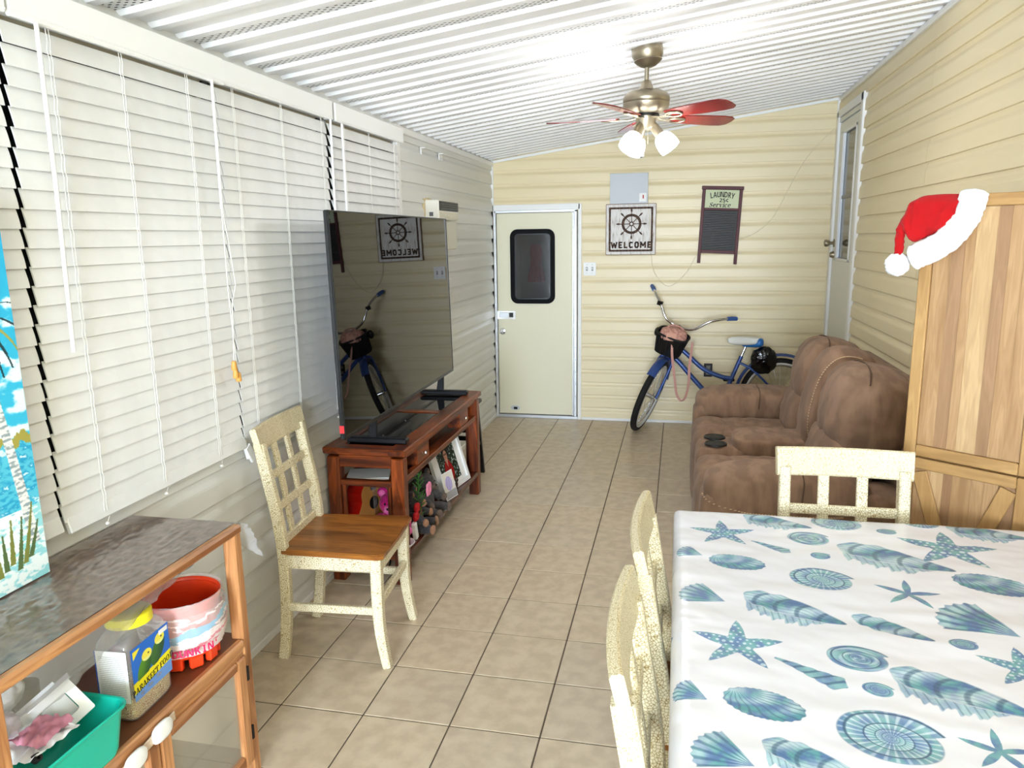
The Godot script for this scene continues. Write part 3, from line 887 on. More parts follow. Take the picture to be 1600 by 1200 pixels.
# ------------------------------------------------------------------ things on the walls
func wall_things() -> void:
	# window air conditioner
	var a := thing("air_conditioner", "yellowed white air conditioner with black louvre let into the left wall", "air conditioner", Vector3(XL, 1.52, -2.78))
	var acw := mat("ac_white", Color(0.92, 0.91, 0.86), 0.4)
	part("case", MB.new().span(Vector3(0.0, 0.21, -0.22), Vector3(0.105, 0.335, 0.22), 0.008), acw, a)
	part("front_panel", MB.new().span(Vector3(0.0, 0.015, -0.23), Vector3(0.088, 0.205, 0.10), 0.006), mat("ac_panel", Color(0.88, 0.88, 0.82), 0.45), a)
	part("louvre_bezel", MB.new().span(Vector3(0.100, 0.268, -0.20), Vector3(0.112, 0.328, 0.205), 0.006), M.black_plastic, a)
	for k in 4:
		part("louvre", MB.new().box(Vector3(0.114, 0.278 + k * 0.013, 0), Vector3(0.008, 0.003, 0.38), 0.001, Basis(Vector3(0, 0, 1), 0.4)), mat("louvre_grey", Color(0.10, 0.10, 0.11), 0.4), a)
	part("control_strip", MB.new().span(Vector3(0.103, 0.222, -0.21), Vector3(0.108, 0.258, 0.21), 0.002), mat("ac_cream", Color(0.86, 0.84, 0.75), 0.4), a)
	for k in 5:
		part("button", MB.new().box(Vector3(0.109, 0.24, -0.16 + k * 0.06), Vector3(0.004, 0.010, 0.02), 0.001), acw, a)
	part("rating_sticker", MB.new().box(Vector3(0.055, 0.245, 0.2205), Vector3(0.026, 0.026, 0.001), 0.0), mat("sticker_grey", Color(0.38, 0.38, 0.38), 0.6), a)
	var foam := MB.new()
	for k in 14:
		foam.blob(Vector3(0.012 + rng.randf() * 0.006, 0.337 + rng.randf_range(-0.006, 0.008), 0.18 + rng.randf_range(-0.10, 0.08)), Vector3(0.008, 0.006, 0.018), 2.0, 4)
	for k in 6:
		foam.blob(Vector3(0.012, 0.24 + k * 0.018, 0.235), Vector3(0.01, 0.012, 0.012), 2.0, 4)
	part("sealing_foam", foam, mat("old_foam", Color(0.84, 0.77, 0.60), 0.9), a)
	# leftover brackets by the ceiling
	for q in [[-2.505, 0.020, "small white blind bracket left on the wall, beside the window casing"], [-2.90, 0.075, "white three-screw bracket left on the wall above the air conditioner"]]:
		var br := thing("blind_bracket", q[2], "bracket", Vector3(XL + 0.017, 2.150, q[0]), 0.0, "brackets under the ceiling")
		part("plate", MB.new().box(Vector3(0.004, 0.0, 0), Vector3(0.008, 0.045, q[1]), 0.002), M.white_vinyl, br)
		part("lip", MB.new().box(Vector3(0.018, 0.018, 0), Vector3(0.03, 0.006, q[1]), 0.001), M.white_vinyl, br)
		part("screw", MB.new().lathe([Vector2(0, 0.003), Vector2(0.004, 0.002), Vector2(0.005, 0)], 8, Transform3D(Basis(Vector3(0, 0, 1), -PI / 2), Vector3(0.008, -0.01, 0))), M.aluminium, br)
	var zf := ZB + 0.017
	# switch plate
	var s := thing("light_switch", "white double switch plate between the cream door and the sign", "switch", Vector3(0.584, 1.335, zf))
	part("cover_plate", MB.new().box(Vector3(0, 0, 0.003), Vector3(0.108, 0.112, 0.006), 0.003), M.white_vinyl, s)
	for x in [-0.024, 0.024]:
		var sw := part("toggle_slot", MB.new().box(Vector3(x, 0, 0.0065), Vector3(0.016, 0.034, 0.002), 0.001), mat("slot_grey", Color(0.62, 0.62, 0.60), 0.5), s)
		part("toggle", MB.new().box(Vector3(x, 0.004, 0.012), Vector3(0.009, 0.014, 0.014), 0.002), M.white_vinyl, sw)
		for y in [-0.035, 0.035]:
			part("screw", MB.new().lathe([Vector2(0, 0.002), Vector2(0.003, 0.001), Vector2(0.004, 0)], 8, Transform3D(Basis(Vector3(1, 0, 0), PI / 2), Vector3(x, y, 0.006))), M.aluminium, s)
	# breaker box
	var e := thing("breaker_box", "pale grey metal breaker box above the ship's wheel sign", "electrical box", Vector3(0.912, 1.995, zf))
	part("box", MB.new().box(Vector3(0, 0, 0.022), Vector3(0.305, 0.24, 0.044), 0.004), mat("box_grey", Color(0.76, 0.78, 0.80), 0.45), e)
	part("cover", MB.new().box(Vector3(0, 0, 0.047), Vector3(0.312, 0.246, 0.006), 0.002), mat("box_grey", Color.WHITE), e)
	var st := part("sticker", MB.new().box(Vector3(0.115, -0.075, 0.0506), Vector3(0.058, 0.07, 0.001), 0.0), M.paper_white, e)
	part("red_mark", MB.new().box(Vector3(0.118, -0.07, 0.0514), Vector3(0.010, 0.03, 0.001), 0.0), mat("red_ink", Color(0.75, 0.15, 0.12), 0.6), st)
	# welcome sign
	var w := thing("welcome_sign", "square white wooden welcome sign with a brown ship's wheel", "sign", Vector3(0.930, 1.662, zf))
	var bw := mat("sign_board", Color.WHITE, 0.7)
	tri_tex(bw, noise_tex(71, 0.02, [[0.1, Color(0.70, 0.65, 0.60)], [0.28, Color(0.85, 0.83, 0.81)], [0.6, Color(0.91, 0.90, 0.885)]], 256), Vector3(12, 1.6, 12))
	var br2 := mat("sign_brown", Color.WHITE, 0.75)
	tri_tex(br2, noise_tex(72, 0.02, [[0.25, Color(0.19, 0.12, 0.08)], [0.75, Color(0.38, 0.26, 0.18)]], 256), Vector3.ONE * 9)
	part("board", MB.new().box(Vector3(0, 0, 0.012), Vector3(0.414, 0.418, 0.024), 0.003), bw, w)
	part("edge_band", ring_prism(round_rect(0.416, 0.420, 0.004, 1), round_rect(0.408, 0.412, 0.004, 1), 0.0265, Transform3D(Basis(), Vector3.ZERO)), mat("sign_edge", Color(0.55, 0.42, 0.33), 0.8), w)
	part("painted_border", ring_prism(round_rect(0.366, 0.366, 0.004, 1), round_rect(0.334, 0.334, 0.004, 1), 0.002, Transform3D(Basis(), Vector3(0, 0, 0.024))), br2, w)
	var wc := Vector3(0.006, 0.045, 0.024)
	var ro := PackedVector2Array()
	var ri := PackedVector2Array()
	for k in 32:
		var f := TAU * k / 32
		ro.append(Vector2(cos(f), sin(f)) * 0.083); ri.append(Vector2(cos(f), sin(f)) * 0.062)
	var wheel := part("wheel_emblem", ring_prism(ro, ri, 0.003, Transform3D(Basis(), wc)), br2, w)
	var sp := MB.new()
	for k in 8:
		var f := TAU * k / 8
		var d := Vector3(cos(f), sin(f), 0)
		sp.bar([wc + d * 0.016 + Vector3(0, 0, 0.001), wc + d * 0.064 + Vector3(0, 0, 0.001)], Vector3(-d.y, d.x, 0), 0.006, 0.002, 0.0005)
		sp.bar([wc + d * 0.082 + Vector3(0, 0, 0.001), wc + d * 0.092 + Vector3(0, 0, 0.001), wc + d * 0.108 + Vector3(0, 0, 0.001), wc + d * 0.126 + Vector3(0, 0, 0.001)], Vector3(-d.y, d.x, 0), [0.007, 0.006, 0.015, 0.009], 0.002, 0.0005)
	part("spokes", sp, br2, wheel)
	ro = PackedVector2Array(); ri = PackedVector2Array()
	for k in 20:
		var f := TAU * k / 20
		ro.append(Vector2(cos(f), sin(f)) * 0.020); ri.append(Vector2(cos(f), sin(f)) * 0.011)
	part("hub", ring_prism(ro, ri, 0.003, Transform3D(Basis(), wc)), br2, wheel)
	var gl := {"W": [[-1, 1, -0.55, -1], [-0.55, -1, 0, 0.6], [0, 0.6, 0.55, -1], [0.55, -1, 1, 1]], "E": [[-0.7, -1, -0.7, 1], [-0.7, 1, 0.8, 1], [-0.7, 0, 0.5, 0], [-0.7, -1, 0.8, -1]], "L": [[-0.7, -1, -0.7, 1], [-0.7, -1, 0.8, -1]], "C": [[0.75, 0.9, -0.4, 1], [-0.4, 1, -0.8, 0.5], [-0.8, 0.5, -0.8, -0.5], [-0.8, -0.5, -0.4, -1], [-0.4, -1, 0.75, -0.9]], "O": [[-0.4, 1, 0.4, 1], [-0.4, -1, 0.4, -1], [-0.8, 0.55, -0.8, -0.55], [0.8, 0.55, 0.8, -0.55], [-0.4, 1, -0.8, 0.55], [0.4, 1, 0.8, 0.55], [-0.4, -1, -0.8, -0.55], [0.4, -1, 0.8, -0.55]], "M": [[-0.9, -1, -0.9, 1], [0.9, -1, 0.9, 1], [-0.9, 1, 0, -0.3], [0, -0.3, 0.9, 1]]}
	var widths := [0.062, 0.044, 0.044, 0.046, 0.048, 0.058, 0.044]
	var lx := -0.169
	for k in 7:
		var lb := MB.new()
		var hw: float = widths[k] * 0.5
		lx += hw
		for q in gl["WELCOME"[k]]:
			var pa := Vector3(lx + q[0] * (hw - 0.009), -0.128 + q[1] * 0.021, 0.0255)
			var pb := Vector3(lx + q[2] * (hw - 0.009), -0.128 + q[3] * 0.021, 0.0255)
			var dd := (pb - pa).normalized()
			lb.bar([pa - dd * 0.005, pb + dd * 0.005], Vector3(-dd.y, dd.x, 0), 0.0125, 0.003, 0.0005)
		part("letter", lb, br2, w)
		lx += hw
	# washboard sign
	var l := thing("washboard_sign", "burgundy framed washboard hung as a laundry sign, slightly tilted", "sign", Vector3(1.652, 1.68, zf))
	l.rotation.z = deg_to_rad(-2.6)
	var bu := mat("burgundy", Color(0.30, 0.04, 0.075), 0.55)
	for x in [-0.146, 0.146]:
		part("leg", MB.new().box(Vector3(x, -0.008, 0.011), Vector3(0.026, 0.600, 0.022), 0.003), bu, l)
	part("top_rail", MB.new().box(Vector3(0, 0.300, 0.013), Vector3(0.330, 0.028, 0.028), 0.003), bu, l)
	part("cross_rail", MB.new().box(Vector3(0, 0.132, 0.011), Vector3(0.268, 0.018, 0.020), 0.002), bu, l)
	part("cross_rail", MB.new().box(Vector3(0, -0.212, 0.011), Vector3(0.268, 0.026, 0.020), 0.002), bu, l)
	var pn := part("name_panel", MB.new().box(Vector3(0, 0.213, 0.006), Vector3(0.268, 0.145, 0.010), 0.001), mat("laundry_green", Color(0.80, 0.83, 0.68), 0.6), l)
	var b3 := Basis()
	for k in 7:                # LAUNDRY in an arc, letter by letter
		var u := (k - 3) / 3.0
		text("letter", "LAUNDRY"[k], 0.046, 0.001, M.ink, pn, Transform3D(Basis(Vector3(0, 0, 1), -u * 0.16), Vector3(u * 0.085, 0.248 - u * u * 0.010, 0.0115)), false, 0.72)
	text("lettering", "25¢", 0.032, 0.001, M.ink, pn, Transform3D(Basis(), Vector3(0.018, 0.202, 0.0115)), false, 1.1)
	text("lettering", "Service", 0.036, 0.001, M.ink, pn, Transform3D(Basis(Vector3(1, 0, 0), Vector3(0.25, 1, 0), Vector3(0, 0, 1)), Vector3(-0.01, 0.164, 0.0115)), true, 0.95)
	var rb := MB.new()
	rb.box(Vector3(0, -0.04, 0.004), Vector3(0.268, 0.33, 0.005), 0.0)
	part("rub_board", rb, mat("board_dark", Color(0.13, 0.125, 0.115), 0.5), l)
	for k in 23:
		part("ridge", MB.new().tube([Vector3(-0.128, -0.19 + k * 0.0140, 0.008), Vector3(0.128, -0.19 + k * 0.0140, 0.008)], 0.0045, 6), mat("ridge_metal", Color(0.22, 0.215, 0.20), 0.4, 0.4), l)
	# loose white cable across the wall
	var cb := MB.new()
	var cp := []
	for q in [[1010, 300, 0.020], [1013, 318, 0.035], [1015, 345, 0.036], [1016, 385, 0.036], [1018, 402, 0.018], [1022, 425, 0.016], [1040, 446, 0.016], [1056, 442, 0.016], [1075, 422, 0.016], [1090, 398, 0.014], [1120, 385, 0.010], [1155, 374, 0.014], [1180, 364, 0.016], [1205, 343, 0.016], [1222, 315, 0.016], [1236, 288, 0.016], [1258, 250, 0.016], [1282, 222, 0.016], [1305, 200, 0.016]]:
		cp.append(px_on_z(q[0], q[1], ZB + q[2] + 0.004))
	cb.tube(smooth_path(cp, 4), 0.0026, 6)
	single("wall_cable", "thin cream cable sagging across the back wall behind the washboard", "cable", cb, mat("cable_cream", Color(0.86, 0.81, 0.68), 0.5))
	# outlet behind the bicycle, and a clear hook
	var ou := thing("wall_outlet", "black wall outlet seen behind the bicycle frame", "outlet", Vector3(1.600, 0.475, zf))
	part("cover_plate", MB.new().box(Vector3(0, 0, 0.003), Vector3(0.07, 0.115, 0.006), 0.003), M.black_plastic, ou)
	for y in [-0.025, 0.025]:
		part("socket", MB.new().box(Vector3(0, y, 0.007), Vector3(0.034, 0.028, 0.003), 0.002), mat("socket_grey", Color(0.5, 0.5, 0.48), 0.5), ou)
	var hk := thing("adhesive_hook", "small clear adhesive hook stuck to the wall beside the handlebars", "hook", px_on_z(1033, 512, zf))
	part("pad", MB.new().box(Vector3(0, 0, 0.002), Vector3(0.018, 0.035, 0.004), 0.002), mat("clear_hook", Color(0.90, 0.86, 0.80), 0.3), hk)
	part("hook", MB.new().tube([Vector3(0, -0.004, 0.004), Vector3(0, -0.014, 0.010), Vector3(0, -0.012, 0.018), Vector3(0, -0.004, 0.020)], 0.003, 6), mat("clear_hook", Color.WHITE), hk)

const CAMP := Vector3(1.33577, 1.61013, 2.17321)
func px_ray(x: float, y: float) -> Vector3:      # photo pixel to direction, with the calibrated camera
	var b := Basis.from_euler(Vector3(deg_to_rad(-10.98), deg_to_rad(12.482), deg_to_rad(-0.857)), EULER_ORDER_YXZ)
	return b * Vector3((x - 800.0) / 1179.7, -(y - 600.0) / 1179.7, -1.0)
func px_on_z(x: float, y: float, z: float) -> Vector3:
	var d := px_ray(x, y)
	return CAMP + d * ((z - CAMP.z) / d.z)
func px_on_x(x: float, y: float, wx: float) -> Vector3:
	var d := px_ray(x, y)
	return CAMP + d * ((wx - CAMP.x) / d.x)
func px_on_y(x: float, y: float, wy: float) -> Vector3:
	var d := px_ray(x, y)
	return CAMP + d * ((wy - CAMP.y) / d.y)

func smooth_path(p: Array, n: int) -> Array:     # Catmull-Rom
	var out := []
	for i in p.size() - 1:
		var a: Vector3 = p[maxi(i - 1, 0)]
		var b: Vector3 = p[i]
		var c: Vector3 = p[i + 1]
		var d: Vector3 = p[mini(i + 2, p.size() - 1)]
		for k in n:
			out.append(b.cubic_interpolate(c, a, d, float(k) / n))
	out.append(p[p.size() - 1])
	return out

# ------------------------------------------------------------------ ceiling fan
func ceiling_fan() -> void:
	var at := Vector3(1.166, ceil_y(1.166), -1.57)
	var f := thing("ceiling_fan", "brushed nickel ceiling fan with red blades and three lit glass shades", "ceiling fan", at)
	var tb := Basis(Vector3(0, 0, 1), atan(CEIL_RISE))
	part("canopy", MB.new().lathe([Vector2(0.070, 0.006), Vector2(0.072, -0.012), Vector2(0.071, -0.034), Vector2(0.062, -0.052), Vector2(0.064, -0.056), Vector2(0.055, -0.066), Vector2(0.036, -0.080), Vector2(0.018, -0.086), Vector2(0, -0.086)], 36, Transform3D(Basis(Vector3(0, 0, 1), atan(CEIL_RISE) * 0.6), Vector3.ZERO)), M.nickel, f)
	part("down_rod", MB.new().tube([Vector3(0, -0.08, 0), Vector3(0, -0.17, 0)], 0.0105, 14), M.nickel, f)
	part("motor_housing", MB.new().lathe([Vector2(0.012, -0.140), Vector2(0.020, -0.146), Vector2(0.030, -0.172), Vector2(0.036, -0.184), Vector2(0.070, -0.188), Vector2(0.096, -0.200), Vector2(0.107, -0.217), Vector2(0.108, -0.232), Vector2(0.104, -0.240), Vector2(0.107, -0.244), Vector2(0.104, -0.262), Vector2(0.090, -0.282), Vector2(0.066, -0.290), Vector2(0, -0.290)], 44), M.nickel, f)
	part("switch_housing", MB.new().lathe([Vector2(0.030, -0.288), Vector2(0.046, -0.296), Vector2(0.046, -0.350), Vector2(0.040, -0.358), Vector2(0, -0.358)], 28), M.nickel, f)
	part("flywheel", MB.new().lathe([Vector2(0.06, -0.289), Vector2(0.062, -0.300), Vector2(0.02, -0.304)], 28), M.black_plastic, f)
	var red := mat("blade_red", Color(0.42, 0.025, 0.04), 0.16)
	red.clearcoat_enabled = true
	red.clearcoat = 0.6
	red.clearcoat_roughness = 0.1
	var edge := mat("blade_back", Color(0.06, 0.05, 0.05), 0.4)
	var angs := [33.0, -39.0, -111.0, 177.0, 105.0]
	for k in 5:
		var a := deg_to_rad(angs[k])
		var bs := Basis(Vector3(0, 1, 0), a) * Basis(Vector3(1, 0, 0), deg_to_rad(-12.0))
		var pg := PackedVector2Array()
		for q in [[0.135, 0.036], [0.20, 0.046], [0.30, 0.056], [0.40, 0.060], [0.445, 0.054], [0.468, 0.036], [0.474, 0.0], [0.468, -0.036], [0.445, -0.054], [0.40, -0.060], [0.30, -0.056], [0.20, -0.046], [0.135, -0.036], [0.125, 0.0]]:
			pg.append(Vector2(q[0], q[1]))
		var bl := part("blade", MB.new().prism(pg, 0.005, Transform3D(bs * Basis(Vector3(1, 0, 0), PI / 2), Vector3(0, -0.302, 0))), red, f)
		var br := MB.new()
		br.bar([Vector3(0.045, -0.005, 0), Vector3(0.085, -0.012, 0), Vector3(0.13, -0.010, 0)], Vector3(0, 0, 1), [0.03, 0.018, 0.026], 0.006, 0.002)
		var loop := []
		for j in 20:
			var g := TAU * j / 20
			loop.append(Vector3(0.165 + 0.042 * cos(g), -0.009, 0.027 * sin(g)))
		br.tube(loop, 0.005, 6, false, true)
		br.tube([Vector3(0.125, -0.009, 0), Vector3(0.165, -0.009, 0.012), Vector3(0.205, -0.009, 0)], 0.003, 6)
		part("blade_iron", br, M.nickel, bl, Transform3D(bs, Vector3(0, -0.302, 0)))
	# light kit
	var shade := mat("frosted_shade", Color(0.97, 0.97, 0.95), 0.3)
	shade.backlight_enabled = true
	shade.backlight = Color(0.9, 0.9, 0.88)
	shade.emission_enabled = true
	shade.emission = Color(1.0, 0.99, 0.96)
	shade.emission_energy_multiplier = 1.1
	var bulb := mat("led_bulb", Color(1, 1, 1), 0.4)
	bulb.emission_enabled = true
	bulb.emission = Color(1.0, 0.985, 0.95)
	bulb.emission_energy_multiplier = 6.0
	for k in 3:
		var az := deg_to_rad([-12.0, -128.0, 122.0][k])
		var dir := Vector3(cos(az) * 0.62, -0.78, -sin(az) * 0.62).normalized()
		var yv := -dir
		var xv := yv.cross(Vector3.UP).normalized()
		var xf := Transform3D(Basis(xv, yv, xv.cross(yv)), Vector3(0, -0.338, 0) + Vector3(cos(az), 0, -sin(az)) * 0.030)
		part("lamp_arm", MB.new().lathe([Vector2(0.012, 0.01), Vector2(0.021, -0.012), Vector2(0.023, -0.058), Vector2(0.026, -0.066), Vector2(0.0, -0.066)], 20, xf), M.nickel, f)
		var sh := part("lamp_shade", MB.new().lathe([Vector2(0.024, -0.062), Vector2(0.035, -0.070), Vector2(0.045, -0.092), Vector2(0.049, -0.118), Vector2(0.0495, -0.142), Vector2(0.0475, -0.142), Vector2(0.046, -0.118), Vector2(0.042, -0.094), Vector2(0.030, -0.072)], 28, xf), shade, f)
		part("shade_rim", MB.new().lathe([Vector2(0.0470, -0.140), Vector2(0.0502, -0.1405), Vector2(0.0502, -0.1435), Vector2(0.0470, -0.1435)], 28, xf), mat("shade_rim", Color(0.35, 0.34, 0.33), 0.4), sh)
		part("bulb", MB.new().lathe([Vector2(0.012, -0.066), Vector2(0.022, -0.084), Vector2(0.026, -0.104), Vector2(0.022, -0.124), Vector2(0.010, -0.134), Vector2(0, -0.136)], 18, xf), bulb, f)
		var lt := OmniLight3D.new()
		lt.name = "lamp_light"
		lt.light_color = Color(0.98, 0.985, 1.0)
		lt.light_energy = 0.35
		lt.light_size = 0.045
		lt.omni_range = 14.0
		lt.omni_attenuation = 2.0
		lt.shadow_enabled = true
		f.add_child(lt, true)
		lt.position = xf * Vector3(0, -0.150, 0)
	for q in [[-0.018, 0.03, -0.105], [0.012, 0.035, -0.07]]:
		part("pull_chain", MB.new().tube([Vector3(q[0], -0.345, q[1]), Vector3(q[0], -0.358 + q[2], q[1])], 0.0014, 6), M.nickel, f)
	part("pull_knob", MB.new().lathe([Vector2(0, 0.0), Vector2(0.006, -0.004), Vector2(0.014, -0.012), Vector2(0.012, -0.022), Vector2(0, -0.026)], 14, Transform3D(Basis(), Vector3(-0.018, -0.462, 0.03))), mat("knob_grey", Color(0.45, 0.47, 0.48), 0.35, 0.5), f)

# ------------------------------------------------------------------ television and its stand
func tv_and_stand() -> void:
	var s := thing("tv_stand", "reddish brown wooden console table with open sides under the television", "tv stand", Vector3(-0.065, 0, -1.645))
	var hx := 0.190
	var hz := 0.685
	var top := 0.665
	var wx: Material = M.stand_wood_0
	var wy: Material = M.stand_wood_1
	var wz: Material = M.stand_wood_2
	for a in [-1.0, 1.0]:
		for b in [-1.0, 1.0]:
			part("leg", MB.new().box(Vector3(a * (hx - 0.032), 0.31, b * (hz - 0.032)), Vector3(0.062, 0.62, 0.062), 0.005), wy, s)
	# top: frame of four boards, a cross rail and two black glass insets
	for a in [-1.0, 1.0]:
		part("top_board", MB.new().box(Vector3(a * (hx - 0.030), top - 0.016, 0), Vector3(0.085, 0.032, hz * 2 + 0.02), 0.006), wz, s)
		part("top_board", MB.new().box(Vector3(0, top - 0.016, a * (hz - 0.030)), Vector3(hx * 2 - 0.125, 0.031, 0.080), 0.004), wx, s)
	part("top_board", MB.new().box(Vector3(0, top - 0.016, -0.10), Vector3(hx * 2 - 0.125, 0.031, 0.070), 0.004), wx, s)
	for q in [[-0.135 - 0.002, -hz + 0.072], [-0.063, hz - 0.072]]:
		part("glass_inset", MB.new().span(Vector3(-hx + 0.066, top - 0.012, q[0]), Vector3(hx - 0.076, top - 0.004, q[1]), 0.001), mat("black_glass", Color(0.012, 0.013, 0.014), 0.03), s)
	# aprons, lower rails and the mid shelf
	for b in [-1.0, 1.0]:
		part("end_rail", MB.new().box(Vector3(0, 0.600, b * (hz - 0.025)), Vector3(hx * 2 - 0.12, 0.062, 0.030), 0.004), wx, s)
		part("end_rail", MB.new().box(Vector3(0, 0.492, b * (hz - 0.025)), Vector3(hx * 2 - 0.12, 0.030, 0.030), 0.004), wx, s)
		for a in [-1.0, 1.0]:
			part("end_bead", MB.new().box(Vector3(a * (hx - 0.078), 0.31, b * (hz - 0.020)), Vector3(0.018, 0.36, 0.018), 0.003), wy, s)
		part("end_rail", MB.new().box(Vector3(0, 0.140, b * (hz - 0.025)), Vector3(hx * 2 - 0.12, 0.040, 0.030), 0.004), wx, s)
	part("front_apron", MB.new().span(Vector3(hx - 0.035, 0.605, -hz + 0.06), Vector3(hx - 0.010, 0.640, hz - 0.06), 0.003), wz, s)
	part("back_apron", MB.new().span(Vector3(-hx + 0.01, 0.56, -hz + 0.06), Vector3(-hx + 0.03, 0.64, hz - 0.06), 0.003), wz, s)
	part("front_rail", MB.new().span(Vector3(hx - 0.040, 0.490, -hz + 0.06), Vector3(hx - 0.006, 0.520, hz - 0.06), 0.004), wz, s)
	part("cubby_floor", MB.new().span(Vector3(-hx + 0.03, 0.480, -hz + 0.05), Vector3(hx - 0.04, 0.492, hz - 0.05), 0.002), wz, s)
	for z in [0.36, -0.38]:
		part("divider", MB.new().span(Vector3(hx - 0.09, 0.520, z - 0.09), Vector3(hx - 0.014, 0.606, z + 0.09), 0.003), wz, s)
		part("knob", MB.new().lathe([Vector2(0.0, 0.020), Vector2(0.009, 0.018), Vector2(0.011, 0.012), Vector2(0.005, 0.006), Vector2(0.005, 0)], 14, Transform3D(Basis(Vector3(0, 0, 1), -PI / 2), Vector3(hx - 0.014, 0.562, z))), M.chrome, s)
	part("bottom_shelf", MB.new().span(Vector3(-hx + 0.02, 0.125, -hz + 0.02), Vector3(hx - 0.002, 0.155, hz - 0.02), 0.005), mat("shelf_gloss", Color(0.30, 0.11, 0.045), 0.14), s)
	# television
	var t := thing("television", "very large black flat television facing the sofa", "television", Vector3(-0.0165, top, -1.478), deg_to_rad(1.16))
	var tilt := Basis(Vector3(0, 0, 1), deg_to_rad(1.1))
	var W := 1.672
	var H := 0.935
	var up := Vector3(0, 0.128, 0)
	var tx := Transform3D(tilt, up)
	part("case", MB.new().box(Vector3(-0.013, H * 0.5, 0), Vector3(0.020, H, W), 0.005).box(Vector3(-0.040, H * 0.32, 0), Vector3(0.04, H * 0.5, W * 0.8), 0.015), mat("tv_case", Color(0.075, 0.08, 0.085), 0.4), t, tx)
	var scr := mat("tv_screen", Color(0.006, 0.006, 0.007), 0.015)
	scr.metallic_specular = 0.5
	part("screen", MB.new().box(Vector3(-0.002, H * 0.5 + 0.004, 0), Vector3(0.002, H - 0.020, W - 0.012), 0.0), scr, t, tx)
	part("bezel", MB.new().box(Vector3(-0.002, 0.008, 0), Vector3(0.006, 0.016, W), 0.002).box(Vector3(-0.002, H - 0.003, 0), Vector3(0.006, 0.006, W), 0.002).box(Vector3(-0.002, H * 0.5, W * 0.5 - 0.003), Vector3(0.006, H, 0.006), 0.002).box(Vector3(-0.002, H * 0.5, -W * 0.5 + 0.003), Vector3(0.006, H, 0.006), 0.002), mat("tv_bezel", Color(0.16, 0.165, 0.17), 0.3, 0.5), t, tx)
	part("side_sticker", MB.new().box(Vector3(-0.012, 0.045, W * 0.5 + 0.001), Vector3(0.020, 0.032, 0.001), 0.0), mat("sticker_red", Color(0.85, 0.16, 0.18), 0.5), t, tx)
	for z in [0.405, -0.72]:
		var ft := part("foot", MB.new().box(Vector3(-0.03, 0.014, z), Vector3(0.30, 0.028, 0.045), 0.006), mat("tv_foot", Color(0.05, 0.055, 0.07), 0.35), t)
		part("foot_neck", MB.new().bar([Vector3(-0.055, 0.02, z), Vector3(-0.042, 0.16, z)], Vector3(1, 0, 0), [0.045, 0.03], 0.016, 0.003), mat("tv_foot", Color.WHITE), ft)
	# black step stool behind the stand
	var st := thing("step_stool", "black wooden stool standing behind the far end of the tv stand", "stool", Vector3(-0.085, 0, -2.62))
	part("seat", MB.new().box(Vector3(0, 0.515, 0), Vector3(0.24, 0.028, 0.24), 0.006), M.black_plastic, st)
	for a in [-1.0, 1.0]:
		for b in [-1.0, 1.0]:
			part("leg", MB.new().bar([Vector3(a * 0.085, 0.50, b * 0.09), Vector3(a * 0.115, 0.0, b * 0.115)], Vector3(1, 0, 0), 0.030, 0.030, 0.003), M.black_plastic, st)
		part("rung", MB.new().box(Vector3(a * 0.100, 0.22, 0), Vector3(0.02, 0.03, 0.20), 0.003), M.black_plastic, st)
		part("rung", MB.new().box(Vector3(0, 0.30, a * 0.102), Vector3(0.18, 0.03, 0.02), 0.003), M.black_plastic, st)

func on_blob(d: Vector3, h: Vector3, k: float) -> Vector3:     # the point of a rounded box in a given direction
	return d / pow(pow(absf(d.x), k) + pow(absf(d.y), k) + pow(absf(d.z), k), 1.0 / k) * h

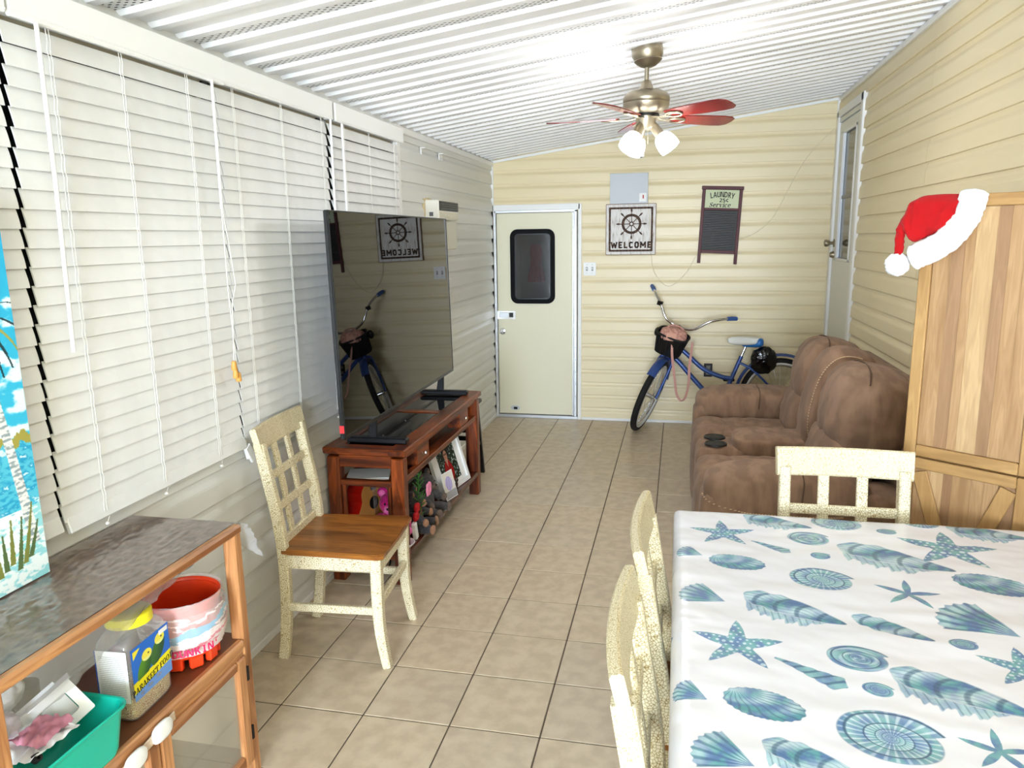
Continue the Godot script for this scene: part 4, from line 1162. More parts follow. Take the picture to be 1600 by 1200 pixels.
# ------------------------------------------------------------------ sofa
func sofa() -> void:
	var base := Vector3(1.95, 0, -2.02)
	var s := thing("recliner_sofa", "brown suede reclining loveseat with a console and cup holders", "sofa", base)
	var nz := FastNoiseLite.new()
	nz.seed = 3
	nz.frequency = 5.0
	var folds := func(amp: float, along: Vector3) -> Callable:
		return func(p: Vector3, q: Vector3) -> Vector3:
			var w := nz.get_noise_3d(q.x * (0.3 + along.x * 1.6) + amp * 90.0, q.y * (0.3 + along.y * 1.6), q.z * (0.3 + along.z * 1.6))
			return q * (1.0 + amp * w)
	var sd: Material = M.suede
	var P := func(x: float, y: float, z: float) -> Vector3: return Vector3(x, y, z) - base
	# carcass and outside back
	part("base_frame", MB.new().blob(P.call(1.98, 0.21, -2.02), Vector3(0.45, 0.17, 0.98), 12.0, 8), sd, s)
	part("back_frame", MB.new().blob(P.call(2.36, 0.52, -2.02), Vector3(0.10, 0.40, 0.98), 8.0, 8, Basis(Vector3(0, 0, 1), -0.10)), sd, s)
	for z in [-2.76, -1.28]:
		for x in [1.62, 2.36]:
			part("foot", MB.new().box(P.call(x, 0.024, z), Vector3(0.06, 0.048, 0.06), 0.005), M.black_plastic, s)
	# arms
	for q in [[-2.88, 1.0], [-1.12, -1.0]]:
		var z: float = q[0]
		part("arm_panel", MB.new().blob(P.call(1.90, 0.30, z), Vector3(0.45, 0.25, 0.145), 8.0, 10), sd, s)
		var pd := part("arm_pad", MB.new().blob(P.call(1.80, 0.520, z - q[1] * 0.005), Vector3(0.335, 0.115, 0.172), 3.4, 18, Basis(Vector3(0, 0, 1), 0.02), folds.call(0.03, Vector3(1, 0, 0))), sd, s)
		# seam round the pad and its stitching
		var seam := []
		for k in 15:
			var f := PI * (k / 14.0)
			seam.append(P.call(1.80, 0.520, z - q[1] * 0.005) + on_blob(Vector3(0.15, sin(f), cos(f)), Vector3(0.335, 0.115, 0.172) * 1.012, 3.4))
		part("seam", MB.new().tube(seam, 0.003, 6), mat("seam_brown", Color(0.37, 0.28, 0.215), 0.95), pd)
		var stt := MB.new()
		var sx := 0
		for k in 46:
			var u := k / 46.0
			var dv := Vector3(-1.0 + 1.7 * u, -0.10 - 0.35 * smoothstep(0.0, 0.3, u), 0.35 + 0.65 * smoothstep(0.0, 0.25, u))
			var a: Vector3 = P.call(1.80, 0.520, z + 0.005) + on_blob(dv, Vector3(0.335, 0.115, 0.172) * 1.025, 3.4)
			stt.box(a, Vector3(0.009, 0.003, 0.004), 0.0005, Basis(Vector3(0, 1, 0), 0.9 * smoothstep(0.25, 0.0, u)))
		if q[1] < 0.0:
			part("stitching", stt, M.stitch, pd)
	# two reclining seats: cushion, front (leg rest) bolster and kick panel
	for z in [-2.44, -1.575]:
		part("seat_cushion", MB.new().blob(P.call(1.815, 0.395, z), Vector3(0.30, 0.090, 0.285), 4.0, 16, Basis(), folds.call(0.05, Vector3(1, 0, 0.6))), sd, s)
		part("leg_rest", MB.new().blob(P.call(1.555, 0.345, z), Vector3(0.120, 0.150, 0.282), 3.2, 16, Basis(), folds.call(0.06, Vector3(0.4, 1, 0.5))), sd, s)
		part("kick_panel", MB.new().blob(P.call(1.520, 0.190, z), Vector3(0.085, 0.155, 0.280), 5.0, 12, Basis(), folds.call(0.04, Vector3(0.4, 1, 0.5))), sd, s)
	# console
	part("console_box", MB.new().blob(P.call(1.72, 0.275, -2.005), Vector3(0.27, 0.215, 0.145), 9.0, 10), sd, s)
	part("console_lid", MB.new().blob(P.call(1.875, 0.492, -2.005), Vector3(0.235, 0.062, 0.146), 5.0, 14, Basis(), folds.call(0.03, Vector3(1, 0, 1))), sd, s)
	for z in [-2.075, -1.935]:
		part("cup_holder", MB.new().lathe([Vector2(0.056, 0.0005), Vector2(0.050, 0.0025), Vector2(0.0, 0.0025)], 28, Transform3D(Basis(), P.call(1.555, 0.4945, z))), mat("cup_gloss", Color(0.012, 0.013, 0.015), 0.55), s)
		part("cup_rim", MB.new().lathe([Vector2(0.050, 0.002), Vector2(0.054, 0.0055), Vector2(0.059, 0.003), Vector2(0.060, -0.002)], 28, Transform3D(Basis(), P.call(1.555, 0.4945, z))), mat("cup_rim", Color(0.06, 0.06, 0.065), 0.4, 0.0), s)
	# backs
	var lean := Basis(Vector3(0, 0, 1), -0.20)
	for z in [-2.44, -1.50]:
		part("lumbar_cushion", MB.new().blob(P.call(2.09, 0.575, z), Vector3(0.125, 0.150, 0.300), 3.0, 16, lean, folds.call(0.07, Vector3(0.3, 1, 0.6))), sd, s)
		var hb := part("head_cushion", MB.new().blob(P.call(2.195, 0.800, z), Vector3(0.185, 0.215, 0.325), 2.7, 22, lean, folds.call(0.05, Vector3(0.4, 1, 0.6))), sd, s)
		var ln := []
		for k in 15:
			var u := k / 14.0
			ln.append(P.call(2.195, 0.800, z) + lean * on_blob(Vector3(-0.55 + 0.25 * sin(u * PI), 0.9, (u - 0.5) * 2.0), Vector3(0.185, 0.215, 0.325) * 1.012, 2.7))
		part("seam", MB.new().tube(ln, 0.003, 6), mat("seam_brown", Color.WHITE), hb)
	var mc := part("console_back", MB.new().blob(P.call(2.165, 0.745, -1.985), Vector3(0.165, 0.280, 0.190), 3.2, 20, lean, folds.call(0.04, Vector3(0.4, 1, 0.4))), sd, s)
	part("console_lumbar", MB.new().blob(P.call(2.08, 0.545, -2.0), Vector3(0.10, 0.13, 0.16), 3.0, 12, lean, folds.call(0.06, Vector3(0.3, 1, 0.6))), sd, s)
	var st2 := MB.new()
	for k in 44:
		var f := -0.75 + 2.55 * k / 44.0
		var q := on_blob(Vector3(-cos(f), sin(f), 0.80), Vector3(0.165, 0.280, 0.190) * 1.03, 3.2)
		st2.box(P.call(2.165, 0.745, -1.985) + lean * q, Vector3(0.004, 0.009, 0.004), 0.0005, lean * Basis(Vector3(0, 0, 1), -f))
	part("stitching", st2, M.stitch, mc)

# ------------------------------------------------------------------ bicycle
func arc_pts(c: Vector3, r: float, a0: float, a1: float, n: int, bs: Basis) -> Array:
	var p := []
	for k in n + 1:
		var a := deg_to_rad(lerpf(a0, a1, float(k) / n))
		p.append(c + bs * Vector3(cos(a) * r, sin(a) * r, 0))
	return p

func wheel(called: String, parent: Node, c: Vector3, bs: Basis) -> void:
	var R := 0.315
	var ty := part(called, MB.new().tube(arc_pts(c, R - 0.024, 0, 352.5, 47, bs), 0.026, 12, false, true), M.tyre, parent)
	part("white_wall", MB.new().tube(arc_pts(c + bs * Vector3(0, 0, 0.012), R - 0.042, 0, 352.5, 47, bs), 0.0135, 8, false, true).tube(arc_pts(c + bs * Vector3(0, 0, -0.012), R - 0.042, 0, 352.5, 47, bs), 0.0135, 8, false, true), mat("white_wall", Color(0.82, 0.82, 0.80), 0.6), ty)
	part("rim", MB.new().tube(arc_pts(c, R - 0.056, 0, 352.5, 47, bs), 0.011, 8, false, true), M.chrome, ty)
	part("hub", MB.new().tube([c + bs * Vector3(0, 0, -0.05), c + bs * Vector3(0, 0, 0.05)], 0.018, 12).tube([c + bs * Vector3(0, 0, -0.075), c + bs * Vector3(0, 0, 0.075)], 0.006, 8), M.chrome, ty)
	for k in 28:
		var a := TAU * k / 28.0
		var b := a + (0.35 if k % 2 == 0 else -0.35)
		var e := 0.028 if k % 4 < 2 else -0.028
		part("spoke", MB.new().tube([c + bs * Vector3(cos(b) * 0.018, sin(b) * 0.018, e), c + bs * Vector3(cos(a) * (R - 0.06), sin(a) * (R - 0.06), 0)], 0.0011, 4, false), M.chrome, ty)

func bicycle() -> void:
	var root := thing("bicycle", "blue beach cruiser bicycle leaning on the cream siding", "bicycle", Vector3(2.152, 0, -4.085), PI)
	root.rotation.x = 0.0
	root.basis = Basis(Vector3(0, 1, 0), PI) * Basis(Vector3(1, 0, 0), 0.075)
	var bl: Material = M.blue_frame
	var fwd := Basis()
	var ra := Vector3(0, 0.315, 0)
	wheel("rear_wheel", root, ra, fwd)
	var bb := Vector3(0.44, 0.285, 0)
	var st := Vector3(0.305, 0.640, 0)
	var h1 := Vector3(0.838, 0.760, 0)
	var h0 := Vector3(0.885, 0.640, 0)
	part("seat_tube", MB.new().tube([bb, st], 0.0165, 12), bl, root)
	part("top_tube", MB.new().tube(smooth_path([h1 + Vector3(0.008, -0.02, 0), Vector3(0.74, 0.655, 0), Vector3(0.60, 0.530, 0), Vector3(0.46, 0.470, 0), Vector3(0.375, 0.455, 0)], 6), 0.019, 12), bl, root)
	part("down_tube", MB.new().tube(smooth_path([h0 + Vector3(-0.006, 0.02, 0), Vector3(0.79, 0.575, 0), Vector3(0.68, 0.45, 0), Vector3(0.55, 0.32, 0), bb], 6), 0.0195, 12), bl, root)
	part("head_tube", MB.new().tube([h0 - (h1 - h0) * 0.08, h1 + (h1 - h0) * 0.08], 0.023, 14), bl, root)
	for e in [-0.055, 0.055]:
		part("chain_stay", MB.new().tube(smooth_path([bb + Vector3(-0.03, 0, e * 0.6), Vector3(0.22, 0.27, e), ra + Vector3(0, 0, e)], 5), 0.010, 8), bl, root)
		part("seat_stay", MB.new().tube(smooth_path([st + Vector3(0.02, -0.05, e * 0.5), Vector3(0.20, 0.52, e), ra + Vector3(0, 0, e)], 5), 0.009, 8), bl, root)
	part("rear_mudguard", MB.new().tube(arc_pts(ra, 0.345, 8, 185, 26, fwd), 0.010, 6).grid(26, 4, func(u, v):
		var a := deg_to_rad(lerpf(8.0, 185.0, u))
		var w: float = (v - 0.5) * 0.075
		return ra + Vector3(cos(a), sin(a), 0) * (0.350 - w * w * 12.0) + Vector3(0, 0, w)), bl, root)
	part("chain_guard", MB.new().blob(Vector3(0.26, 0.30, -0.06), Vector3(0.25, 0.05, 0.008), 3.0, 8), bl, root)
	part("crank", MB.new().tube([bb + Vector3(0, 0, -0.07), bb + Vector3(0.05, -0.15, -0.075)], 0.010, 8).tube([bb + Vector3(0, 0, 0.07), bb + Vector3(-0.05, 0.15, 0.075)], 0.010, 8).tube([bb + Vector3(0, 0, -0.075), bb + Vector3(0, 0, 0.075)], 0.014, 8), M.chrome, root)
	for q in [[0.05, -0.15, -0.12], [-0.05, 0.15, 0.12]]:
		part("pedal", MB.new().box(bb + Vector3(q[0], q[1], q[2]), Vector3(0.09, 0.024, 0.08), 0.006), M.black_rubber, root)
	part("seat_post", MB.new().tube([st, st + (st - bb).normalized() * 0.09], 0.012, 10), M.chrome, root)
	# saddle: white with blue flanks
	var sc := st + (st - bb).normalized() * 0.09 + Vector3(0.01, 0.03, 0)
	var saddle := func(grow: float) -> Callable:
		return func(p: Vector3, q: Vector3) -> Vector3:
			var f := clampf((q.x + 0.125) / 0.26, 0.0, 1.0)
			var wd := lerpf(0.105, 0.030, smoothstep(0.15, 0.85, f)) + grow
			return Vector3(q.x, q.y + 0.012 * (1.0 - f) + 0.008 * f * f, clampf(p.z, -1, 1) * wd)
	part("saddle", MB.new().blob(sc + Vector3(0, 0.004, 0), Vector3(0.135, 0.036, 0.1), 3.0, 14, Basis(), saddle.call(0.0)), mat("saddle_white", Color(0.90, 0.90, 0.87), 0.45), root)
	part("saddle_flank", MB.new().blob(sc + Vector3(-0.058, -0.008, 0), Vector3(0.086, 0.040, 0.1), 3.5, 10, Basis(), saddle.call(0.006)), mat("saddle_blue", Color(0.13, 0.42, 0.70), 0.45), root)
	# steering assembly, turned towards the room
	var ax := (h1 - h0).normalized()
	var turn := Basis(ax, deg_to_rad(78.0))
	var T := Transform3D(turn, h0 - turn * h0)
	var fa := Vector3(1.065, 0.315, 0)
	var fb := Basis()
	var cr := h0 - ax * 0.03
	var fk := part("fork", MB.new().tube([cr + ax * 0.05, cr], 0.019, 12), bl, root, T)
	for e in [-0.052, 0.052]:
		part("fork_blade", MB.new().tube(smooth_path([cr + Vector3(0, 0.0, e * 0.1), cr + Vector3(0.010, 0.012, e * 0.75), cr + Vector3(0.025, -0.03, e * 1.1), lerp(cr, fa, 0.6) + Vector3(0, 0, e * 1.15), fa + Vector3(0, 0, e * 1.1)], 6), 0.0125, 10), bl, fk)
	wheel("front_wheel", fk, fa, fb)
	var gu := MB.new().grid(18, 4, func(u, v):
		var a := deg_to_rad(lerpf(55.0, 175.0, u))
		var w: float = (v - 0.5) * 0.070
		return fa + Vector3(cos(a), sin(a), 0) * (0.346 - w * w * 12.0) + Vector3(0, 0, w))
	part("front_mudguard", gu, bl, fk)
	var stem := h1 + ax * 0.13
	part("stem", MB.new().tube([h1, stem], 0.012, 10).tube([stem, stem + Vector3(0.05, 0.012, 0)], 0.016, 10), M.chrome, fk)
	for e in [-1.0, 1.0]:
		var b0 := stem + Vector3(0.05, 0.012, 0)
		part("handlebar", MB.new().tube(smooth_path([b0, b0 + Vector3(0.0, 0.0, e * 0.06), b0 + Vector3(0.01, 0.035, e * 0.13), b0 + Vector3(-0.02, 0.12, e * 0.21), b0 + Vector3(-0.07, 0.16, e * 0.285), b0 + Vector3(-0.13, 0.162, e * 0.325)], 6), 0.0115, 10), M.chrome, fk)
		part("grip", MB.new().tube([b0 + Vector3(-0.125, 0.162, e * 0.322), b0 + Vector3(-0.17, 0.160, e * 0.347), b0 + Vector3(-0.215, 0.155, e * 0.375)], [0.0165, 0.018, 0.0165], 10), mat("grip_blue", Color(0.22, 0.38, 0.66), 0.5), fk)
	var bw := stem + Vector3(0.04, 0.135, 0.215)
	part("bell_clamp", MB.new().box(bw + Vector3(-0.01, -0.005, 0.0), Vector3(0.03, 0.035, 0.045), 0.004), M.black_plastic, fk)
	# black wicker basket
	var bc := stem + Vector3(0.16, -0.10, 0)
	var bk := MB.new().grid(40, 6, func(u, v):
		var a: float = TAU * u
		var r := Vector2(pow(absf(cos(a)), 0.6) * signf(cos(a)), pow(absf(sin(a)), 0.6) * signf(sin(a)))
		var k := lerpf(0.78, 1.0, v)
		return bc + Vector3(r.x * 0.095 * k, -0.095 + 0.17 * v, r.y * 0.125 * k))
	var bskt := part("basket", bk, M.black_plastic, fk)
	var ribs := MB.new()
	for k in 28:
		var a := TAU * k / 28
		var r := Vector2(pow(absf(cos(a)), 0.6) * signf(cos(a)), pow(absf(sin(a)), 0.6) * signf(sin(a)))
		ribs.tube([bc + Vector3(r.x * 0.076, -0.093, r.y * 0.099), bc + Vector3(r.x * 0.097, 0.075, r.y * 0.127)], 0.0045, 5)
	part("basket_stakes", ribs, mat("wicker_black", Color(0.045, 0.047, 0.055), 0.6), bskt)
	var rimp := []
	for k in 36:
		var a := TAU * k / 36
		rimp.append(bc + Vector3(pow(absf(cos(a)), 0.6) * signf(cos(a)) * 0.097, 0.078, pow(absf(sin(a)), 0.6) * signf(sin(a)) * 0.127))
	part("basket_rim", MB.new().tube(rimp, 0.009, 8, false, true), mat("wicker_black", Color.WHITE), bskt)
	part("basket_bottom", MB.new().blob(bc + Vector3(0, -0.094, 0), Vector3(0.074, 0.004, 0.097), 3.0, 6), mat("wicker_black", Color.WHITE), bskt)
	part("headlight", MB.new().blob(bc + Vector3(-0.06, 0.02, 0.14), Vector3(0.03, 0.04, 0.03), 2.2, 8), M.black_plastic, fk)
	# pink bag in the basket, strap hanging down in front of it
	var wt: Transform3D = root.transform * T
	var bpos: Vector3 = wt * (bc + Vector3(0, 0.075, 0))
	var pink := fabric("pink_cloth", Color(0.70, 0.49, 0.43), Color(0.83, 0.63, 0.56), 9.0, 0.85, 0.15, 81)
	var bag := thing("cross_body_bag", "dusty pink cross-body bag lying in the black bicycle basket", "bag", bpos)
	var nb := FastNoiseLite.new()
	nb.seed = 12
	nb.frequency = 8.0
	part("bag_body", MB.new().blob(Vector3(0.0, 0.0, 0.01), Vector3(0.105, 0.060, 0.075), 3.0, 16, Basis(Vector3(0, 0, 1), -0.15), func(_p, q): return q * (1.0 + 0.10 * nb.get_noise_3dv(q))), pink, bag)
	part("bag_pocket", MB.new().blob(Vector3(-0.015, -0.008, 0.080), Vector3(0.045, 0.034, 0.016), 4.0, 8, Basis(Vector3(0, 0, 1), -0.12)), mat("pink_light", Color(0.85, 0.64, 0.56), 0.8), bag)
	part("bag_handle", MB.new().tube(smooth_path([Vector3(-0.06, 0.04, 0.02), Vector3(-0.02, 0.078, 0.03), Vector3(0.05, 0.066, 0.03), Vector3(0.085, 0.03, 0.02)], 5), 0.008, 8), pink, bag)
	var path := []
	for q in [[1053, 522, 0.06], [1050, 545, 0.10], [1051, 565, 0.14], [1054, 590, 0.17], [1057, 615, 0.18], [1064, 626, 0.18], [1071, 620, 0.17], [1076, 598, 0.16], [1077, 575, 0.13], [1080, 552, 0.11], [1082, 535, 0.08]]:
		path.append(px_on_z(q[0], q[1], bpos.z + q[2] * 0.8) - bpos)
	part("strap", MB.new().bar(smooth_path(path, 4), Vector3(0.85, 0, -0.5), 0.022, 0.003, 0.001), mat("pink_strap", Color(0.82, 0.62, 0.57), 0.7), bag)
	# black plastic bag tied behind the saddle
	var pc := px_on_z(1193, 563, -4.07)
	var nk := FastNoiseLite.new()
	nk.seed = 5
	nk.frequency = 9.0
	nk.fractal_type = FastNoiseLite.FRACTAL_RIDGED
	var kb := MB.new().blob(Vector3.ZERO, Vector3(0.100, 0.108, 0.055), 2.3, 34, Basis(), func(_p, q): return q * (0.95 + 0.11 * nk.get_noise_3dv(q)))
	single("plastic_bag", "crumpled shiny black plastic bag tied behind the bicycle saddle", "bag", kb, mat("black_film", Color(0.012, 0.012, 0.016), 0.16), pc)

# ------------------------------------------------------------------ tall cabinet and hat
func tall_cabinet() -> void:
	var th := deg_to_rad(38.0)
	var l := Vector3(2.075, 0, -0.450)
	var c := thing("pantry_cabinet", "tall honey-coloured plank cabinet with a braced lower door", "cabinet", l, -th)
	# local: x along the front, z out of the front
	var W := 0.366
	var D := 0.255
	var H := 1.717
	var ax: Material = M.acacia_0
	var ay: Material = M.acacia_1
	part("body", MB.new().span(Vector3(0.004, 0.04, -D), Vector3(W - 0.004, H - 0.004, -0.022), 0.003), ay, c)
	part("plinth", MB.new().span(Vector3(0.01, 0.0, -D + 0.01), Vector3(W - 0.01, 0.04, -0.03), 0.002), ax, c)
	var planks := ["plank_a", "plank_b", "plank_a", "plank_c", "plank_b", "plank_a", "plank_a"]
	for half in 2:
		var y0: float = 0.893 if half == 0 else 0.05
		var y1: float = H if half == 0 else 0.887
		var d := part("door", MB.new().span(Vector3(0.0, y0, -0.021), Vector3(W, y1, -0.014), 0.001), ay, c)
		part("stile", MB.new().span(Vector3(0.0, y0, -0.014), Vector3(0.036, y1, 0.004), 0.003), ay, d)
		part("stile", MB.new().span(Vector3(W - 0.036, y0, -0.014), Vector3(W, y1, 0.004), 0.003), ay, d)
		part("rail", MB.new().span(Vector3(0.037, y0, -0.014), Vector3(W - 0.037, y0 + 0.036, 0.004), 0.003), ax, d)
		part("rail", MB.new().span(Vector3(0.037, y1 - 0.036, -0.014), Vector3(W - 0.037, y1, 0.004), 0.003), ax, d)
		var xw := [0.0, 0.05, 0.088, 0.115, 0.170, 0.205, 0.245, 0.292]
		for k in 7:
			part("plank", MB.new().span(Vector3(0.037 + xw[k], y0 + 0.037, -0.013), Vector3(0.0368 + xw[k + 1], y1 - 0.037, -0.006), 0.0008), M[planks[(k + half * 2) % 7]], d, Transform3D(Basis(), Vector3(0, 0, 0)))
		if half == 1:
			var z := -0.001
			for q in [[Vector2(0.055, y1 - 0.045), Vector2(W - 0.05, y0 + 0.05)], [Vector2(W - 0.055, y1 - 0.045), Vector2(0.05, y0 + 0.05)]]:
				part("brace", MB.new().bar([Vector3(q[0].x, q[0].y, z), Vector3(q[1].x, q[1].y, z)], Vector3(1, 0, 0), 0.046, 0.010, 0.002), ay, d)
	# Santa hat hung over the top corner
	var hat := thing("santa_hat", "red Santa hat with white fur brim hung on the cabinet corner", "hat", l + Vector3(0, H, 0), -th)
	var fur := FastNoiseLite.new()
	fur.seed = 8
	fur.frequency = 60.0
	var hp := func(x: float, y: float, out: float) -> Vector3:      # photo pixel to hat space, a given distance in front of the door
		var o := l + Vector3(-sin(th), 0, cos(th)) * out
		var nn := Vector3(-sin(th), 0, cos(th))
		var d := px_ray(x, y)
		var w := CAMP + d * (nn.dot(o - CAMP) / nn.dot(d))
		return Basis(Vector3(0, 1, 0), th) * (w - hat.position)
	# brim: a fat fur band that bends over the corner
	var bp := []
	for q in [[1522, 303], [1517, 322], [1508, 341], [1496, 358], [1480, 374], [1461, 387], [1442, 396], [1428, 402]]:
		bp.append(hp.call(q[0], q[1], 0.030))
	bp = smooth_path(bp, 5)
	var bm := MB.new()
	var nb2: int = bp.size()
	bm.grid(nb2 - 1 + 8, 20, func(u, v):
		var f: float = u * (nb2 - 1 + 8) - 4.0
		var i := int(clampf(f, 0, nb2 - 1))
		var p: Vector3 = bp[i]
		var tg: Vector3 = (bp[mini(i + 1, nb2 - 1)] - bp[maxi(i - 1, 0)]).normalized()
		var side := Vector3(0, 0, 1).cross(tg).normalized()
		var e := 1.0
		if f < 0.0:
			e = sqrt(maxf(0.0, 1.0 - f * f / 16.0)); p += tg * f * 0.004
		elif f > nb2 - 1:
			var g := f - (nb2 - 1)
			e = sqrt(maxf(0.0, 1.0 - g * g / 16.0)); p += tg * g * 0.004
		var a: float = TAU * v
		var q := p + (side * cos(a) * 0.039 + Vector3(0, 0, 1) * sin(a) * 0.022) * e
		return q + (q - p).normalized() * fur.get_noise_3dv(q * 1.0) * 0.006 * e)
	part("fur_brim", bm, M.fur_white, hat)
	# red body: outline from the brim to the folded tip
	var up := [[1508, 303], [1474, 303], [1445, 306], [1432, 311], [1420, 323], [1409, 342], [1402, 358], [1399, 378], [1398, 396]]
	var lo := [[1494, 348], [1472, 366], [1458, 366], [1440, 374], [1426, 378], [1417, 364], [1414, 372], [1412, 386], [1410, 400]]
	var rb := MB.new()
	var pu := []
	var pl := []
	for k in up.size():
		pu.append(hp.call(up[k][0], up[k][1], 0.018))
		pl.append(hp.call(lo[k][0], lo[k][1], 0.018))
	pu = smooth_path(pu, 4)
	pl = smooth_path(pl, 4)
	var crease := FastNoiseLite.new()
	crease.seed = 4
	crease.frequency = 16.0
	rb.grid(pu.size() - 1, 24, func(u, v):
		var i := int(round(u * (pu.size() - 1)))
		var a: float = TAU * v
		var mid: Vector3 = (pu[i] + pl[i]) * 0.5
		var hf: Vector3 = (pu[i] - pl[i]) * 0.5
		var thick: float = minf(hf.length() * 0.75, 0.030)
		var q := mid + hf * cos(a) + Vector3(0, 0, 1) * sin(a) * thick
		return q + Vector3(0, 0, 1) * crease.get_noise_3d(q.x * 0.7 + q.y * 0.5, q.y * 1.6, 3.0) * 0.022)
	part("felt_body", rb, M.red_fleece, hat)
	var pc: Vector3 = hp.call(1402, 413, 0.022)
	part("pompom", MB.new().blob(pc, Vector3.ONE * 0.036, 2.0, 26, Basis(), func(_p, q): return q * (1.0 + 0.14 * fur.get_noise_3dv(q * 1.3))), M.fur_white, hat)

# ------------------------------------------------------------------ table, cloth and chairs
func make_chair(called: String, label: String, at: Vector3, turn: float) -> Node3D:
	var c := thing(called, label, "chair", at, turn, "cream crackle-painted dining chairs")
	var cr: Material = M.crackle
	var side := Vector3(0, 0, 1)
	# seat: a trapezoid board with eased edges
	var pg := func(e: float) -> PackedVector2Array:
		return PackedVector2Array([Vector2(-0.200 + e, 0.186 - e), Vector2(-0.19 + e, 0.193 - e), Vector2(0.195 - e, 0.210 - e), Vector2(0.212 - e, 0.196 - e), Vector2(0.217 - e, 0.0), Vector2(0.212 - e, -0.196 + e), Vector2(0.195 - e, -0.210 + e), Vector2(-0.19 + e, -0.193 + e), Vector2(-0.200 + e, -0.186 + e)])
	var down := Basis(Vector3(1, 0, 0), Vector3(0, 0, 1), Vector3(0, -1, 0))
	var sb := MB.new()
	sb.prism(pg.call(0.004), 0.004, Transform3D(down, Vector3(0, 0.461, 0)))
	sb.prism(pg.call(0.0), 0.014, Transform3D(down, Vector3(0, 0.457, 0)))
	sb.prism(pg.call(0.004), 0.004, Transform3D(down, Vector3(0, 0.443, 0)))
	part("seat", sb, M.seat_wood, c)
	for e in [-1.0, 1.0]:
		part("leg", MB.new().bar(smooth_path([Vector3(0.178, 0.442, e * 0.178), Vector3(0.176, 0.30, e * 0.179), Vector3(0.180, 0.16, e * 0.181), Vector3(0.196, 0.05, e * 0.186), Vector3(0.206, 0.0, e * 0.189)], 4), side, 0.040, [0.042, 0.042, 0.042, 0.042, 0.041, 0.041, 0.040, 0.039, 0.038, 0.037, 0.036, 0.035, 0.034, 0.033, 0.033, 0.032, 0.032], 0.004), cr, c)
		part("leg", MB.new().bar(smooth_path([Vector3(-0.222, 0.0, e * 0.166), Vector3(-0.206, 0.10, e * 0.168), Vector3(-0.192, 0.26, e * 0.172), Vector3(-0.190, 0.44, e * 0.175), Vector3(-0.204, 0.60, e * 0.177), Vector3(-0.232, 0.76, e * 0.178), Vector3(-0.250, 0.87, e * 0.178)], 4), side, 0.034, 0.040, 0.004), cr, c)
		part("side_apron", MB.new().box(Vector3(-0.006, 0.411, e * 0.180), Vector3(0.345, 0.056, 0.020), 0.003), cr, c)
		part("side_stretcher", MB.new().box(Vector3(-0.006, 0.222, e * 0.178), Vector3(0.350, 0.032, 0.020), 0.004), cr, c)
	part("front_apron", MB.new().box(Vector3(0.186, 0.411, 0), Vector3(0.020, 0.056, 0.33), 0.003), cr, c)
	part("back_apron", MB.new().box(Vector3(-0.186, 0.415, 0), Vector3(0.020, 0.05, 0.32), 0.003), cr, c)
	part("front_stretcher", MB.new().box(Vector3(0.182, 0.262, 0), Vector3(0.022, 0.034, 0.33), 0.004), cr, c)
	# crest rail, bowed backwards
	var lean := Vector3(-0.23, 0.97, 0).normalized()
	var pts := []
	for k in 13:
		var u := -1.0 + k / 6.0
		pts.append(Vector3(-0.250 - 0.016 * (1.0 - u * u), 0.887, u * 0.205))
	part("crest_rail", MB.new().bar(pts, lean, 0.092, 0.024, 0.005), M.crackle_rail, c)
	var bx := func(y: float) -> float: return lerpf(-0.192, -0.252, pow(clampf((y - 0.44) / 0.44, 0, 1), 1.35)) - 0.008
	for z in [-0.058, 0.058]:
		var vp := []
		for k in 7:
			var y := 0.47 + 0.39 * k / 6.0
			vp.append(Vector3(bx.call(y), y, z))
		part("back_upright", MB.new().bar(vp, side, 0.034, 0.014, 0.003), cr, c)
	for y in [0.610, 0.735]:
		part("back_slat", MB.new().box(Vector3(bx.call(y) + 0.002, y, 0), Vector3(0.015, 0.032, 0.332), 0.003, Basis(Vector3(0, 0, 1), 0.15)), cr, c)
	part("back_slat", MB.new().box(Vector3(bx.call(0.475), 0.475, 0), Vector3(0.018, 0.034, 0.332), 0.003), cr, c)
	return c

